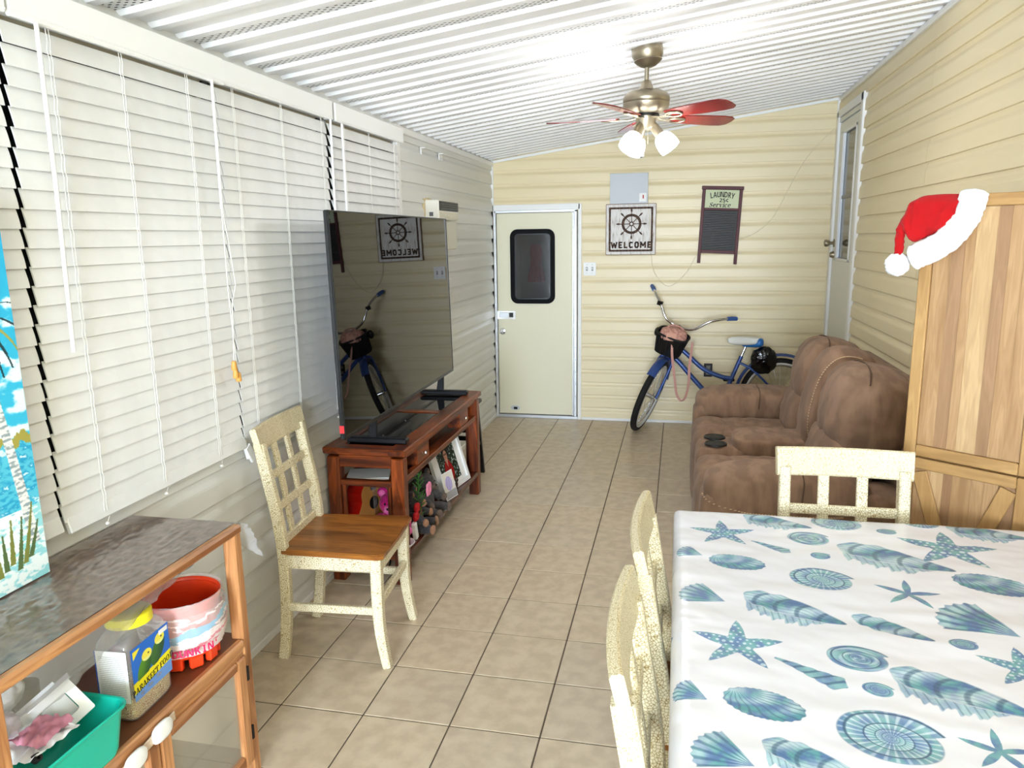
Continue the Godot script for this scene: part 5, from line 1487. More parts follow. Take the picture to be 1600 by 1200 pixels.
func cloth_image() -> Image:
	var W := 1216
	var H := 1536
	var sx := W / 1.216           # 1000 pixels per metre; origin at x = 1.19, z = -0.44
	var buf := PackedByteArray()
	buf.resize(W * H * 3)
	var wn := FastNoiseLite.new()
	wn.seed = 9
	wn.frequency = 0.03
	buf.fill(238)
	for i in range(2, buf.size(), 3):
		buf[i] = 246
	var wash := FastNoiseLite.new()
	wash.seed = 33
	wash.frequency = 0.022
	var list := [["star", 1.461, -0.002, 0.205, 0], ["auger", 1.591, 0.080, 0.124, 35], ["clam", 1.488, 0.207, 0.152, 10], ["round", 1.709, 0.002, 0.136, 0], ["snail", 1.721, 0.127, 0.062, 0], ["naut", 1.698, 0.278, 0.179, 10], ["conch", 1.914, 0.108, 0.303, 20], ["star", 2.084, 0.012, 0.276, 10], ["clam", 2.120, 0.232, 0.189, 15], ["thin", 1.894, 0.320, 0.167, 10], ["conch2", 1.599, 0.457, 0.249, 22], ["fan", 1.388, 0.414, 0.133, 0], ["whelk", 1.807, 0.512, 0.179, 25], ["fan", 2.009, 0.434, 0.197, 15], ["star", 1.458, 0.642, 0.209, 5], ["auger", 1.597, 0.725, 0.157, 35], ["round", 1.706, 0.657, 0.141, 5], ["snail", 1.719, 0.767, 0.067, 10], ["snail", 1.943, 0.556, 0.068, 0], ["conch", 1.870, 0.752, 0.254, 20], ["clam", 1.492, 0.856, 0.155, 15], ["naut", 1.706, 0.916, 0.205, 10], ["fan", 1.406, 1.009, 0.127, 0], ["conch2", 1.560, 1.010, 0.186, 20], ["thin", 1.879, 0.919, 0.135, 10], ["star", 2.032, 0.633, 0.180, 10], ["conch2", 1.630, -0.114, 0.211, 15], ["naut", 1.815, -0.140, 0.171, 5], ["snail", 1.946, -0.090, 0.066, 0], ["conch2", 2.234, -0.127, 0.217, 10], ["fan", 1.352, 0.841, 0.082, 0], ["fan", 1.360, 0.158, 0.087, 0], ["naut", 2.068, -0.191, 0.133, 0], ["conch", 2.25, 0.52, 0.25, 20], ["naut", 2.26, 0.80, 0.19, 0], ["clam", 2.08, 0.90, 0.16, 10], ["fan", 1.275, 0.60, 0.10, 0], ["star", 1.262, 0.30, 0.12, 0], ["round", 1.255, 0.98, 0.10, 0]]
	for m in list:
		var cx: float = (m[1] - 1.19) * sx
		var cy: float = (m[2] + 0.44) * sx
		var r: float = m[3] * 0.5 * sx
		var ca := cos(deg_to_rad(m[4]))
		var sa := sin(deg_to_rad(m[4]))
		for y in range(maxi(0, int(cy - r * 1.1)), mini(H, int(cy + r * 1.1) + 1)):
			for x in range(maxi(0, int(cx - r * 1.1)), mini(W, int(cx + r * 1.1) + 1)):
				var dx := (x - cx) / r
				var dy := (y - cy) / r
				var u := dx * ca + dy * sa
				var w := -dx * sa + dy * ca
				var k := motif(m[0], u, w)       # x: coverage, y: ink 0..1, z: paleness
				if k.x <= 0.0:
					continue
				var tn := wash.get_noise_2d(x, y) * 0.5 + 0.5
				var tone := Color(0.30, 0.46, 0.67).lerp(Color(0.30, 0.60, 0.63), smoothstep(0.35, 0.65, tn))
				tone = tone.lerp(Color(0.83, 0.90, 0.93), clampf(k.z + (tn - 0.5) * 0.5, 0.0, 1.0))
				tone = tone.lerp(Color(0.14, 0.29, 0.43), clampf(k.y, 0.0, 0.9))
				var o := (y * W + x) * 3
				var a := clampf(k.x, 0.0, 1.0)
				buf[o] = int(lerpf(buf[o], tone.r * 255.0, a))
				buf[o + 1] = int(lerpf(buf[o + 1], tone.g * 255.0, a))
				buf[o + 2] = int(lerpf(buf[o + 2], tone.b * 255.0, a))
	return Image.create_from_data(W, H, false, Image.FORMAT_RGB8, buf)

func motif(kind: String, u: float, w: float) -> Vector3:
	var r := sqrt(u * u + w * w)
	var a := atan2(w, u)
	match kind:
		"star", "thin":
			var c := cos(fposmod(a + 0.35, TAU / 5.0) * 1.0 - TAU / 10.0)
			var k := fposmod(a + 0.35, TAU / 5.0) / (TAU / 10.0) - 1.0
			var lim := (0.34 if kind == "star" else 0.16) + (0.66 if kind == "star" else 0.82) * pow(absf(k), 1.9)
			var e := lim - r
			if e < 0.0:
				return Vector3.ZERO
			var dots := 0.0
			if kind == "star":
				var iy := floorf(w * 7.0)
				var ix := floorf(u * 7.0 + iy * 0.5)
				var h1 := fposmod(sin(ix * 12.99 + iy * 78.23) * 437.5, 1.0)
				var h2 := fposmod(sin(ix * 39.35 + iy * 11.13) * 737.3, 1.0)
				var d := Vector2(fposmod(u * 7.0 + iy * 0.5, 1.0) - 0.36 - 0.28 * h1, fposmod(w * 7.0, 1.0) - 0.36 - 0.28 * h2).length()
				var rd := 0.16 + 0.24 * h1 * h2
				dots = smoothstep(rd + 0.08, rd - 0.04, d) * 0.75
			return Vector3(minf(e * 30.0, 1.0), smoothstep(0.05, 0.0, e) * 0.6, 0.18 + dots)
		"clam":
			var v := w * 1.65
			var q := sqrt(u * u + v * v)
			var wob := 1.0 + 0.02 * sin(a * 26.0)
			if q > wob:
				return Vector3.ZERO
			var hp := Vector2(u + 0.82, v + 0.62)
			var ha := atan2(hp.y, hp.x)
			var rib := smoothstep(0.62, 1.0, sin(ha * 34.0 + sin(hp.length() * 7.0) * 0.8) * 0.5 + 0.5)
			return Vector3(minf((wob - q) * 25.0, 1.0), smoothstep(0.06, 0.0, wob - q) * 0.8 + rib * 0.42, 0.50 - 0.55 * smoothstep(-0.2, 0.6, v) + 0.25 * sin(hp.length() * 9.0))
		"fan":
			var p := Vector2(u - 0.85, w - 0.45)
			var an := atan2(p.y, p.x)
			var rr := p.length()
			var f := absf(wrapf(an - PI - 0.42, -PI, PI))
			var lim := 1.75 * cos(f * 0.75) * (1.0 + 0.02 * cos(f * 40.0))
			if f > 0.62 or rr > lim:
				return Vector3.ZERO
			var rib := smoothstep(0.4, 1.0, sin(wrapf(an - PI, -PI, PI) * 30.0) * 0.5 + 0.5)
			var e := minf(lim - rr, (0.62 - f) * rr)
			return Vector3(minf(e * 25.0, 1.0), smoothstep(0.05, 0.0, e) * 0.6 + rib * 0.35, 0.35 * (1.0 - rib) + 0.3 * sin(rr * 5.0))
		"naut", "snail", "round":
			var v := w * (1.25 if kind != "snail" else 1.35)
			var q := sqrt(u * u + v * v)
			var an := atan2(v, u)
			var lim := 0.80 + 0.20 * fposmod((an + PI * 0.15) / TAU, 1.0)
			if q > lim:
				return Vector3.ZERO
			var sp := fposmod(log(maxf(q, 0.02)) * 1.9 - an / TAU, 1.0)
			var line := smoothstep(0.10, 0.02, minf(sp, 1.0 - sp))
			var tick := 0.0
			if kind == "naut":
				tick = smoothstep(0.55, 0.95, sin(an * 26.0) * 0.5 + 0.5) * 0.5
			if kind == "round":
				tick = smoothstep(0.5, 1.0, sin(q * 16.0 + an * 2.0) * 0.5 + 0.5) * 0.4
			return Vector3(minf((lim - q) * 25.0, 1.0), maxf(line * 0.75, smoothstep(0.05, 0.0, lim - q) * 0.7), 0.15 + tick + 0.35 * sp)
		"auger":
			var lim := 0.05 + 0.17 * (u + 1.0) * (1.0 - smoothstep(0.75, 1.0, u))
			lim *= 0.85 + 0.15 * absf(sin((u + w * 0.6) * 9.0))
			if absf(u) > 1.0 or absf(w) > lim:
				return Vector3.ZERO
			var bd := smoothstep(0.75, 1.0, absf(cos((u + w * 0.7) * 9.0)))
			return Vector3(minf((lim - absf(w)) * 30.0, 1.0), bd * 0.6 + smoothstep(0.04, 0.0, lim - absf(w)) * 0.6, 0.35)
		"conch", "conch2", "whelk":
			if absf(u) > 1.0:
				return Vector3.ZERO
			var body := 0.33 * pow(maxf(1.0 - u * u, 0.0), 0.6) * (1.0 - 0.40 * u) + 0.012
			body *= 1.0 + 0.10 * sin(u * 15.0) * smoothstep(0.3, -0.6, u)
			var mid := -0.06 + 0.10 * u
			var d := w - mid
			var frill := 0.0
			if kind != "whelk":
				frill = 0.26 * smoothstep(-1.0, -0.7, u) * smoothstep(0.75, 0.25, u) * (1.0 + 0.22 * sin(u * 24.0) + 0.12 * sin(u * 53.0))
			if absf(d) < body:
				var e := body - absf(d)
				var wh := smoothstep(0.80, 1.0, sin((u * 1.5 - d * d * 2.0) * 10.0 + d * 3.0) * 0.5 + 0.5)
				var fine := smoothstep(0.7, 1.0, sin(d * 60.0 + sin(u * 7.0) * 3.0) * 0.5 + 0.5)
				return Vector3(minf(e * 25.0, 1.0), smoothstep(0.04, 0.0, e) * 0.7 + wh * 0.5 + fine * 0.22, 0.42 + 0.4 * sin(u * 6.0 + d * 7.0))
			if d > 0.0 and d < body + frill:
				var e := body + frill - d
				var ln := smoothstep(0.72, 1.0, sin((u - d * 0.5) * 46.0) * 0.5 + 0.5)
				return Vector3(minf(e * 25.0, 1.0), smoothstep(0.03, 0.0, e) * 0.75 + ln * 0.3, 0.66)
	return Vector3.ZERO

func dining() -> void:
	var x0 := 1.340
	var x1 := 2.385
	var z0 := -0.168
	var z1 := 1.50
	var ty := 0.752
	var t := thing("dining_table", "dining table hidden under the seashell tablecloth", "table", Vector3((x0 + x1) * 0.5, 0, (z0 + z1) * 0.5))
	var hx := (x1 - x0) * 0.5
	var hz := (z1 - z0) * 0.5
	part("table_top", MB.new().box(Vector3(0, ty - 0.018, 0), Vector3(hx * 2 - 0.02, 0.034, hz * 2 - 0.02), 0.008), M.seat_wood, t)
	for a in [-1.0, 1.0]:
		for b in [-1.0, 1.0]:
			part("leg", MB.new().bar([Vector3(a * (hx - 0.07), 0.0, b * (hz - 0.07)), Vector3(a * (hx - 0.07), ty - 0.03, b * (hz - 0.07))], Vector3(1, 0, 0), 0.07, 0.07, 0.006), M.crackle, t)
		part("apron", MB.new().box(Vector3(a * (hx - 0.07), ty - 0.075, 0), Vector3(0.02, 0.07, hz * 2 - 0.2), 0.003), M.crackle, t)
		part("apron", MB.new().box(Vector3(0, ty - 0.075, a * (hz - 0.07)), Vector3(hx * 2 - 0.2, 0.07, 0.02), 0.003), M.crackle, t)
	var cm := mat("seashell_cloth", Color.WHITE, 0.42)
	cm.albedo_texture = ImageTexture.create_from_image(cloth_image())
	cm.clearcoat_enabled = true
	cm.clearcoat = 0.55
	cm.clearcoat_roughness = 0.12
	var wr := FastNoiseLite.new()
	wr.seed = 17
	wr.frequency = 3.2
	var drop := 0.21
	var sw := hx * 2 + drop * 2
	var sl := hz * 2 + drop * 2
	var edge := func(s: float, l: float) -> Vector2:     # arc length from the hem to place and drop
		var r := 0.024
		var q := r * PI / 2
		if s < drop - q + r:
			pass
		var d := 0.0
		var p := 0.0
		var k := s - drop                                  # 0 at the rounded edge
		if k < 0.0:
			if k > -q:
				var f := -k / r
				p = r - r * sin(f); d = r - r * cos(f)
			else:
				p = 0.0 + 0.018 * ((-k - q) / drop); d = r + (-k - q)
		elif k > l:
			k -= l
			if k < q:
				var f := k / r
				p = l - r + r * sin(f); d = r - r * cos(f)
			else:
				p = l - 0.018 * ((k - q) / drop); d = r + (k - q)
		else:
			p = r + k * (l - 2 * r) / l
		return Vector2(p, d)
	var mb := MB.new()
	var NU := 110
	var NV := 150
	mb.grid(NU, NV, func(u, v):
		var ex: Vector2 = edge.call(u * sw, hx * 2)
		var ez: Vector2 = edge.call(v * sl, hz * 2)
		var dn := maxf(ex.y, ez.y)
		var x: float = ex.x - hx
		var z: float = ez.x - hz
		var h := wr.get_noise_2d(x * 1.0 + z * 0.4, z * 3.2) * 0.0034 + wr.get_noise_2d(x * 5.0 + 40.0, z * 5.0) * 0.0012 + 0.0065
		if dn > 0.03:
			var wv := (dn - 0.03) * 0.05
			if ex.y > ez.y:
				x += signf(x) * sin(z * 21.0 + 1.0) * wv
			else:
				z += signf(z) * sin(x * 19.0) * wv
		return Vector3(x, h - dn, z), true)
	for i in mb.t.size():
		var g := mb.t[i]
		mb.t[i] = Vector2((x0 - drop + g.x * sw - 1.19) / 1.216, (z0 - drop + g.y * sl + 0.44) / 1.536)
	single("tablecloth", "white tablecloth printed with blue seashells and starfish under clear vinyl", "tablecloth", mb, cm, Vector3((x0 + x1) * 0.5, ty, (z0 + z1) * 0.5))
	make_chair("dining_chair", "loose cream crackle chair with brown seat beside the tv stand", Vector3(0.064, 0, -0.472), deg_to_rad(4.5))
	make_chair("dining_chair", "cream crackle chair at the table's end beside the pantry cabinet", Vector3(1.866, 0, -0.062), deg_to_rad(-90.0))
	make_chair("dining_chair", "cream crackle chair tucked under the table's long side, closer to the sofa", Vector3(1.524, 0, 0.395), deg_to_rad(0.0))
	make_chair("dining_chair", "cream crackle chair tucked under the table's long side, farther from the sofa", Vector3(1.512, 0, 0.875), deg_to_rad(1.0))

# ------------------------------------------------------------------ display cabinet and what stands in and on it
func display_cabinet() -> void:
	var o := Vector3(-0.08, 0, 0.73)
	var c := thing("display_cabinet", "rough pine cabinet with film-covered top and glass doors", "cabinet", o)
	var px: Material = M.pine_0
	var py: Material = M.pine_1
	var pz: Material = M.pine_2
	var X0 := -0.175
	var X1 := 0.185
	var Z0 := -0.425
	var Z1 := 0.425
	var H := 0.80
	for z in [Z0, Z1]:
		var s := 1.0 if z < 0 else -1.0
		part("post", MB.new().bar([Vector3(X1 - 0.020, 0, z + s * 0.020), Vector3(X1 - 0.022, H - 0.022, z + s * 0.020)], Vector3(0, 0, 1), 0.040, 0.040, 0.006), py, c)
		part("post", MB.new().bar([Vector3(X0 + 0.018, 0, z + s * 0.018), Vector3(X0 + 0.018, H - 0.022, z + s * 0.018)], Vector3(0, 0, 1), 0.034, 0.034, 0.005), py, c)
		part("top_rail", MB.new().span(Vector3(X0, H - 0.024, z + s * 0.0), Vector3(X1 - 0.03, H, z + s * 0.026), 0.006), px, c)
	part("top_rail", MB.new().span(Vector3(X1 - 0.026, H - 0.026, Z0), Vector3(X1 + 0.002, H + 0.001, Z1), 0.009), pz, c)
	part("top_rail", MB.new().span(Vector3(X0, H - 0.024, Z0), Vector3(X0 + 0.022, H, Z1), 0.006), pz, c)
	var ft := mat("film_top", Color.WHITE, 0.30)
	tri_tex(ft, noise_tex(91, 0.03, [[0.3, Color(0.41, 0.335, 0.285)], [0.7, Color(0.49, 0.41, 0.355)]], 256), Vector3(3, 3, 3))
	ft.clearcoat_enabled = true
	ft.clearcoat = 1.0
	ft.clearcoat_roughness = 0.03
	var nf := FastNoiseLite.new()
	nf.seed = 15
	nf.frequency = 30.0
	nf.fractal_octaves = 3
	var tp := MB.new()
	tp.grid(60, 110, func(u, v):
		var x := lerpf(X0 - 0.001, X1 - 0.020, u)
		var z := lerpf(Z0 - 0.001, Z1 + 0.001, v)
		var e: float = clampf(minf(minf(u, 1.0 - u), minf(v, 1.0 - v)) * 12.0, 0.0, 1.0)
		return Vector3(x, H + 0.0022 + e * 0.0026 * nf.get_noise_2d(x * 1.7 + z * 0.5, z * 0.8 - x * 0.6), z), true)
	part("film_covered_top", tp, ft, c)
	part("top_panel", MB.new().span(Vector3(X0 + 0.015, H - 0.020, Z0 + 0.016), Vector3(X1 - 0.020, H - 0.008, Z1 - 0.016), 0.0), M.stand_wood_2, c)
	# shelf
	part("shelf", MB.new().span(Vector3(X0 + 0.004, 0.436, Z0 + 0.008), Vector3(X1 - 0.004, 0.454, Z1 - 0.008), 0.003), mat("shelf_brown", Color(0.42, 0.24, 0.14), 0.4), c)
	part("shelf_lip", MB.new().span(Vector3(X1 - 0.018, 0.428, Z0 + 0.04), Vector3(X1 + 0.004, 0.456, Z1 - 0.04), 0.005), pz, c)
	part("door_header", MB.new().span(Vector3(X1 - 0.020, 0.400, Z0 + 0.04), Vector3(X1 - 0.004, 0.428, Z1 - 0.04), 0.003), pz, c)
	part("back_panel", MB.new().span(Vector3(X0 + 0.004, 0.05, Z0 + 0.02), Vector3(X0 + 0.010, 0.436, Z1 - 0.02), 0.0), mat("back_beige", Color(0.66, 0.59, 0.47), 0.6), c)
	part("end_panel", MB.new().span(Vector3(X0 + 0.02, 0.05, Z0 + 0.012), Vector3(X1 - 0.03, 0.436, Z0 + 0.018), 0.0), mat("back_beige", Color.WHITE), c)
	part("floor_board", MB.new().span(Vector3(X0 + 0.004, 0.05, Z0 + 0.008), Vector3(X1 - 0.022, 0.066, Z1 - 0.008), 0.002), mat("back_beige", Color.WHITE), c)
	# two glazed doors
	for d in [[Z0 + 0.042, 0.0], [0.004, Z1 - 0.042]]:
		var za: float = d[0]
		var zb: float = d[1]
		var dr := part("door", MB.new().span(Vector3(X1 - 0.016, 0.055, za), Vector3(X1 + 0.006, 0.405, za + 0.042), 0.005), py, c)
		part("stile", MB.new().span(Vector3(X1 - 0.016, 0.055, zb - 0.042), Vector3(X1 + 0.006, 0.405, zb), 0.005), py, dr)
		part("door_rail", MB.new().span(Vector3(X1 - 0.016, 0.375, za + 0.042), Vector3(X1 + 0.005, 0.405, zb - 0.042), 0.005), pz, dr)
		part("door_rail", MB.new().span(Vector3(X1 - 0.016, 0.055, za + 0.042), Vector3(X1 + 0.005, 0.095, zb - 0.042), 0.005), pz, dr)
		part("pane", MB.new().span(Vector3(X1 - 0.010, 0.090, za + 0.038), Vector3(X1 - 0.007, 0.38, zb - 0.038), 0.0), glass("door_glass", Color(0.92, 0.93, 0.90, 0.12), 0.03), dr)
		for y in [0.15, 0.345]:
			part("hinge", MB.new().box(Vector3(X1 + 0.004, y, za - 0.002 if za < -0.1 else zb + 0.002), Vector3(0.008, 0.045, 0.010), 0.001), mat("iron", Color(0.10, 0.09, 0.085), 0.5, 0.5), dr)
	# child-proof strap across the doors
	var sw := mat("strap_white", Color(0.95, 0.95, 0.94), 0.35)
	var sg := mat("strap_beige", Color(0.86, 0.78, 0.69), 0.5)
	var a := Vector3(X1 + 0.013, 0.418, 0.10)
	var b := Vector3(X1 + 0.013, 0.430, 0.005)
	var stp := part("lock_strap", MB.new().bar([a + Vector3(-0.002, -0.006, 0.055), a, b, b + Vector3(-0.002, 0.004, -0.055)], Vector3(0, 1, 0), 0.024, 0.004, 0.001), sg, c)
	for q in [a, b]:
		part("lock_pad", MB.new().blob(q + Vector3(0.004, 0, 0), Vector3(0.009, 0.024, 0.036), 2.8, 10), sw, stp)
	# loose clear film: a flap inside the front, and the torn corner at the far end
	var fm := glass("clear_film", Color(0.93, 0.94, 0.95, 0.22), 0.12)
	var sh := thing("plastic_film", "torn clear plastic film hanging from the pine cabinet's top edge", "plastic film", o)
	var wv := FastNoiseLite.new()
	wv.seed = 23
	wv.frequency = 9.0
	part("front_flap", MB.new().grid(40, 10, func(u, v):
		var z := lerpf(Z0 + 0.10, Z1 - 0.04, u)
		return Vector3(X1 - 0.034 - v * 0.012 + wv.get_noise_2d(z * 2.0, v * 0.4) * 0.016 * v, H - 0.028 - v * lerpf(0.02, 0.125, smoothstep(0.0, 0.9, u)), z)), glass("grey_film", Color(0.62, 0.62, 0.61, 0.42), 0.2), sh)
	part("loose_corner", MB.new().grid(14, 14, func(u, v):
		var w: float = v * (1.0 - 0.45 * u)
		return Vector3(lerpf(X1 + 0.004, X0 + 0.15, u) + 0.020 * w + 0.01 * wv.get_noise_2d(u * 2.0, v * 2.0), H + 0.002 - 0.115 * w * w - 0.010 * w, Z0 - 0.002 - 0.055 * w + 0.012 * wv.get_noise_2d(u * 3.0 + 5.0, v * 3.0))), fm, sh)
	# beach painting leaning behind
	var cv := thing("beach_painting", "turquoise beach painting with palm trunk leaning on the blinds", "painting", Vector3(-0.184, H + 0.006, 0.696))
	var im := painting()
	cv.rotation.z = deg_to_rad(0.4)
	part("canvas", MB.new().span(Vector3(-0.018, 0.0, 0.0), Vector3(0.0, 0.915, 0.61), 0.002), mat("canvas_edge", Color(0.86, 0.92, 0.92), 0.8), cv)
	part("painted_face", MB.new().quad(Vector3(0.0006, 0.0, 0.61), Vector3(0.0006, 0.0, 0.0), Vector3(0.0006, 0.915, 0.0), Vector3(0.0006, 0.915, 0.61), Vector3.RIGHT), picture("beach_paint", im, 0.6), cv)

func painting() -> Image:
	var W := 384
	var H := 576
	var im := Image.create(W, H, false, Image.FORMAT_RGB8)
	var nz := FastNoiseLite.new()
	nz.seed = 2
	nz.frequency = 0.012
	nz.fractal_octaves = 5
	for y in H:
		for x in W:
			var v := float(y) / H
			var n := nz.get_noise_2d(x, y * 2.0)
			var n2 := nz.get_noise_2d(x * 4.0, y * 9.0 + 300.0)
			var c: Color
			if v < 0.61:
				c = Color(0.10, 0.68, 0.86).lerp(Color(0.30, 0.78, 0.90), v)
				c = c.lerp(Color(0.90, 0.97, 0.99), smoothstep(0.05, 0.35, n + (v - 0.35) * 0.9))
			elif v < 0.80:
				c = Color(0.35, 0.78, 0.88).lerp(Color(0.12, 0.62, 0.80), smoothstep(-0.2, 0.3, n2)).lerp(Color(0.85, 0.96, 0.97), smoothstep(0.15, 0.4, n2 * 0.8 + n * 0.5))
			else:
				c = Color(0.93, 0.97, 0.97).lerp(Color(0.60, 0.86, 0.88), smoothstep(-0.05, 0.35, n2 + n))
			if absf(v - 0.615 - 0.008 * sin(x * 0.2)) < 0.014 + 0.012 * nz.get_noise_2d(x * 9.0, 7.0) and x > W * 0.74:
				c = Color(0.66, 0.62, 0.28)
			# palm trunk leaning down to the right
			var tx := W * lerpf(0.815, 0.950, pow(clampf((v - 0.33) / 0.55, 0, 1), 0.8))
			if v > 0.33 and v < 0.90 and absf(x - tx) < 4.0 + v * 6.0:
				c = Color(0.93, 0.93, 0.92).lerp(Color(0.58, 0.64, 0.66), smoothstep(-0.1, 0.3, n2 + 0.25 * sin(y * 0.9)))
			im.set_pixel(x, y, c)
	# fronds and beach grass
	var strokes := []
	for k in 9:
		var a := -2.6 + k * 0.42
		strokes.append([Vector2(W * 0.83, H * 0.31), Vector2(cos(a), sin(a)) , 90.0, 0.9, Color(0.08, 0.22, 0.26) if k % 3 else Color(0.65, 0.62, 0.30)])
	for k in 9:
		strokes.append([Vector2(W * (0.70 + 0.028 * k), H * 0.955 - 6.0 * (k % 3)), Vector2(-0.45 + 0.11 * k, -1.0).normalized(), 56.0 + 12.0 * (k % 4), -0.15, Color(0.50, 0.52, 0.24) if k % 2 else Color(0.33, 0.42, 0.24)])
	for s in strokes:
		var p: Vector2 = s[0]
		var d: Vector2 = s[1]
		for k in int(s[2]):
			d = (d + Vector2(0, s[3] * 0.02)).normalized()
			p += d
			var w := int(4.0 * (1.0 - k / s[2])) + 1
			for i in range(-w, w + 1):
				var q := Vector2i(int(p.x) + i, int(p.y))
				if q.x >= 0 and q.x < W and q.y >= 0 and q.y < H:
					im.set_pixel(q.x, q.y, s[4])
	return im

# ------------------------------------------------------------------ small things
func small_things() -> void:
	var sy := 0.4565
	# orange bucket with a shop bag drawn over it
	var bk := thing("orange_bucket", "orange plastic bucket with slotted foot standing on the pine cabinet's shelf", "bucket", Vector3(-0.005, sy, 0.455))
	var om := mat("orange_plastic", Color(0.93, 0.26, 0.10), 0.35)
	part("pail", MB.new().lathe([Vector2(0.0, 0.030), Vector2(0.086, 0.030), Vector2(0.090, 0.034), Vector2(0.102, 0.188), Vector2(0.105, 0.192), Vector2(0.105, 0.182), Vector2(0.098, 0.182), Vector2(0.087, 0.040), Vector2(0.0, 0.038)], 40), om, bk)
	for k in 10:
		var f := TAU * k / 10
		part("foot_block", MB.new().box(Vector3(cos(f) * 0.080, 0.018, sin(f) * 0.080), Vector3(0.020, 0.036, 0.036), 0.004, Basis(Vector3(0, 1, 0), -f)), om, bk)
	var bg := thing("shop_bag", "translucent white shop bag with pink lettering lining the orange bucket", "bag", Vector3(-0.005, sy, 0.455))
	var bim := Image.create(512, 128, false, Image.FORMAT_RGBA8)
	var bn := FastNoiseLite.new()
	bn.seed = 31
	bn.frequency = 0.02
	for y in 128:
		for x in 512:
			var n := bn.get_noise_2d(x, y * 3.0)
			var al := 0.35
			var cc := Color(1, 0.96, 0.95)
			var k := fposmod(y + 0.25 * x + n * 20.0, 128.0)
			if y > 70:
				al = 0.82
			if k > 44 and k < 62 and y > 24:
				cc = Color(0.62, 0.85, 0.95); al = 0.7
			elif k > 86 and k < 98:
				cc = Color(0.95, 0.62, 0.66); al = 0.75
			elif n > 0.12:
				al = 0.75
			if y < 26:
				al = 0.25
			bim.set_pixel(x, y, Color(cc.r, cc.g, cc.b, al))
	var bm := mat("bag_film", Color.WHITE, 0.3)
	bm.albedo_texture = ImageTexture.create_from_image(bim)
	bm.transparency = BaseMaterial3D.TRANSPARENCY_ALPHA
	bm.roughness = 0.3
	var cr := FastNoiseLite.new()
	cr.seed = 6
	cr.frequency = 18.0
	part("outer_skirt", MB.new().grid(72, 14, func(u, v):
		var a: float = -TAU * u
		var y := lerpf(0.198, 0.045, v)
		var r := lerpf(0.110, 0.102, v) + 0.012 * sin(v * PI) + 0.006 * cr.get_noise_3d(cos(a), v * 0.35, sin(a))
		return Vector3(cos(a) * r, y, sin(a) * r)), bm, bg)
	part("inner_fold", MB.new().grid(48, 5, func(u, v):
		var a: float = TAU * u
		var r := lerpf(0.109, 0.094, v) + 0.002 * cr.get_noise_3d(cos(a), v, sin(a))
		return Vector3(cos(a) * r, 0.198 - v * 0.09, sin(a) * r)), glass("bag_clear", Color(1, 0.93, 0.92, 0.20), 0.15), bg)
	var pk := mat("bag_pink", Color(0.86, 0.10, 0.36), 0.5)
	var word := "DUNKIN'"
	for k in word.length():
		var f := deg_to_rad(66.0 - k * 9.0)
		var nn := Vector3(cos(f), 0, sin(f))
		text("letter", word[k], 0.021, 0.0008, pk, bg, Transform3D(Basis(Vector3(nn.z, 0, -nn.x), Vector3.UP, nn), nn * 0.1195 + Vector3(0, 0.066, 0)), false, 1.0)
	# parakeet food jar
	var jr := thing("seed_jar", "clear square jar of parakeet food with a yellow lid", "jar", Vector3(0.014, sy, 0.678), deg_to_rad(3.0))
	var jg := glass("jar_plastic", Color(0.97, 0.98, 0.98, 0.16), 0.06)
	var jh := 0.050
	var jz := 0.080
	var body := MB.new()
	var jring := func(s: float, y: float, k: float) -> Array:
		var out := []
		for i in 32:
			var a := TAU * i / 32
			var c := pow(absf(cos(a)), k) * signf(cos(a))
			var d := pow(absf(sin(a)), k) * signf(sin(a))
			out.append(Vector3(c * jh * s, y, d * jz * s))
		return out
	var lv := [[0.93, 0.0, 0.30], [1.0, 0.010, 0.30], [1.0, 0.185, 0.30], [0.96, 0.202, 0.4], [0.86, 0.214, 0.6], [0.78, 0.222, 0.95], [0.72, 0.236, 1.0]]
	body.grid(6, 32, func(u, v):
		var q: Array = lv[int(round(u * 6))]
		return jring.call(q[0], q[1], q[2])[int(round(v * 32)) % 32])
	part("jar_body", body, jg, jr)
	part("lid", MB.new().lathe([Vector2(0.0, 0.256), Vector2(0.049, 0.256), Vector2(0.054, 0.252), Vector2(0.055, 0.228), Vector2(0.050, 0.226)], 40), mat("lid_yellow", Color(0.95, 0.90, 0.16), 0.4), jr)
	var sd := mat("bird_seed", Color.WHITE, 0.8)
	tri_tex(sd, noise_tex(95, 0.10, [[0.0, Color(0.36, 0.22, 0.12)], [0.18, Color(0.70, 0.52, 0.28)], [0.36, Color(0.88, 0.80, 0.58)], [0.55, Color(0.62, 0.66, 0.34)], [0.75, Color(0.93, 0.88, 0.72)]], 256, true), Vector3.ONE * 9)
	var seed_mb := MB.new()
	seed_mb.grid(3, 32, func(u, v):
		var q: Array = [[0.90, 0.003, 0.30], [0.97, 0.012, 0.30], [0.97, 0.056, 0.30], [0.0, 0.060, 0.3]][int(round(u * 3))]
		return jring.call(q[0], q[1], q[2])[int(round(v * 32)) % 32])
	var so := part("seed_fill", seed_mb, sd, jr)
	so.set_meta("kind", "stuff")
	# wrap-round label: blue with two parakeets over a yellow band
	var li := Image.create(320, 400, false, Image.FORMAT_RGB8)
	li.fill(Color(0.09, 0.42, 0.82))
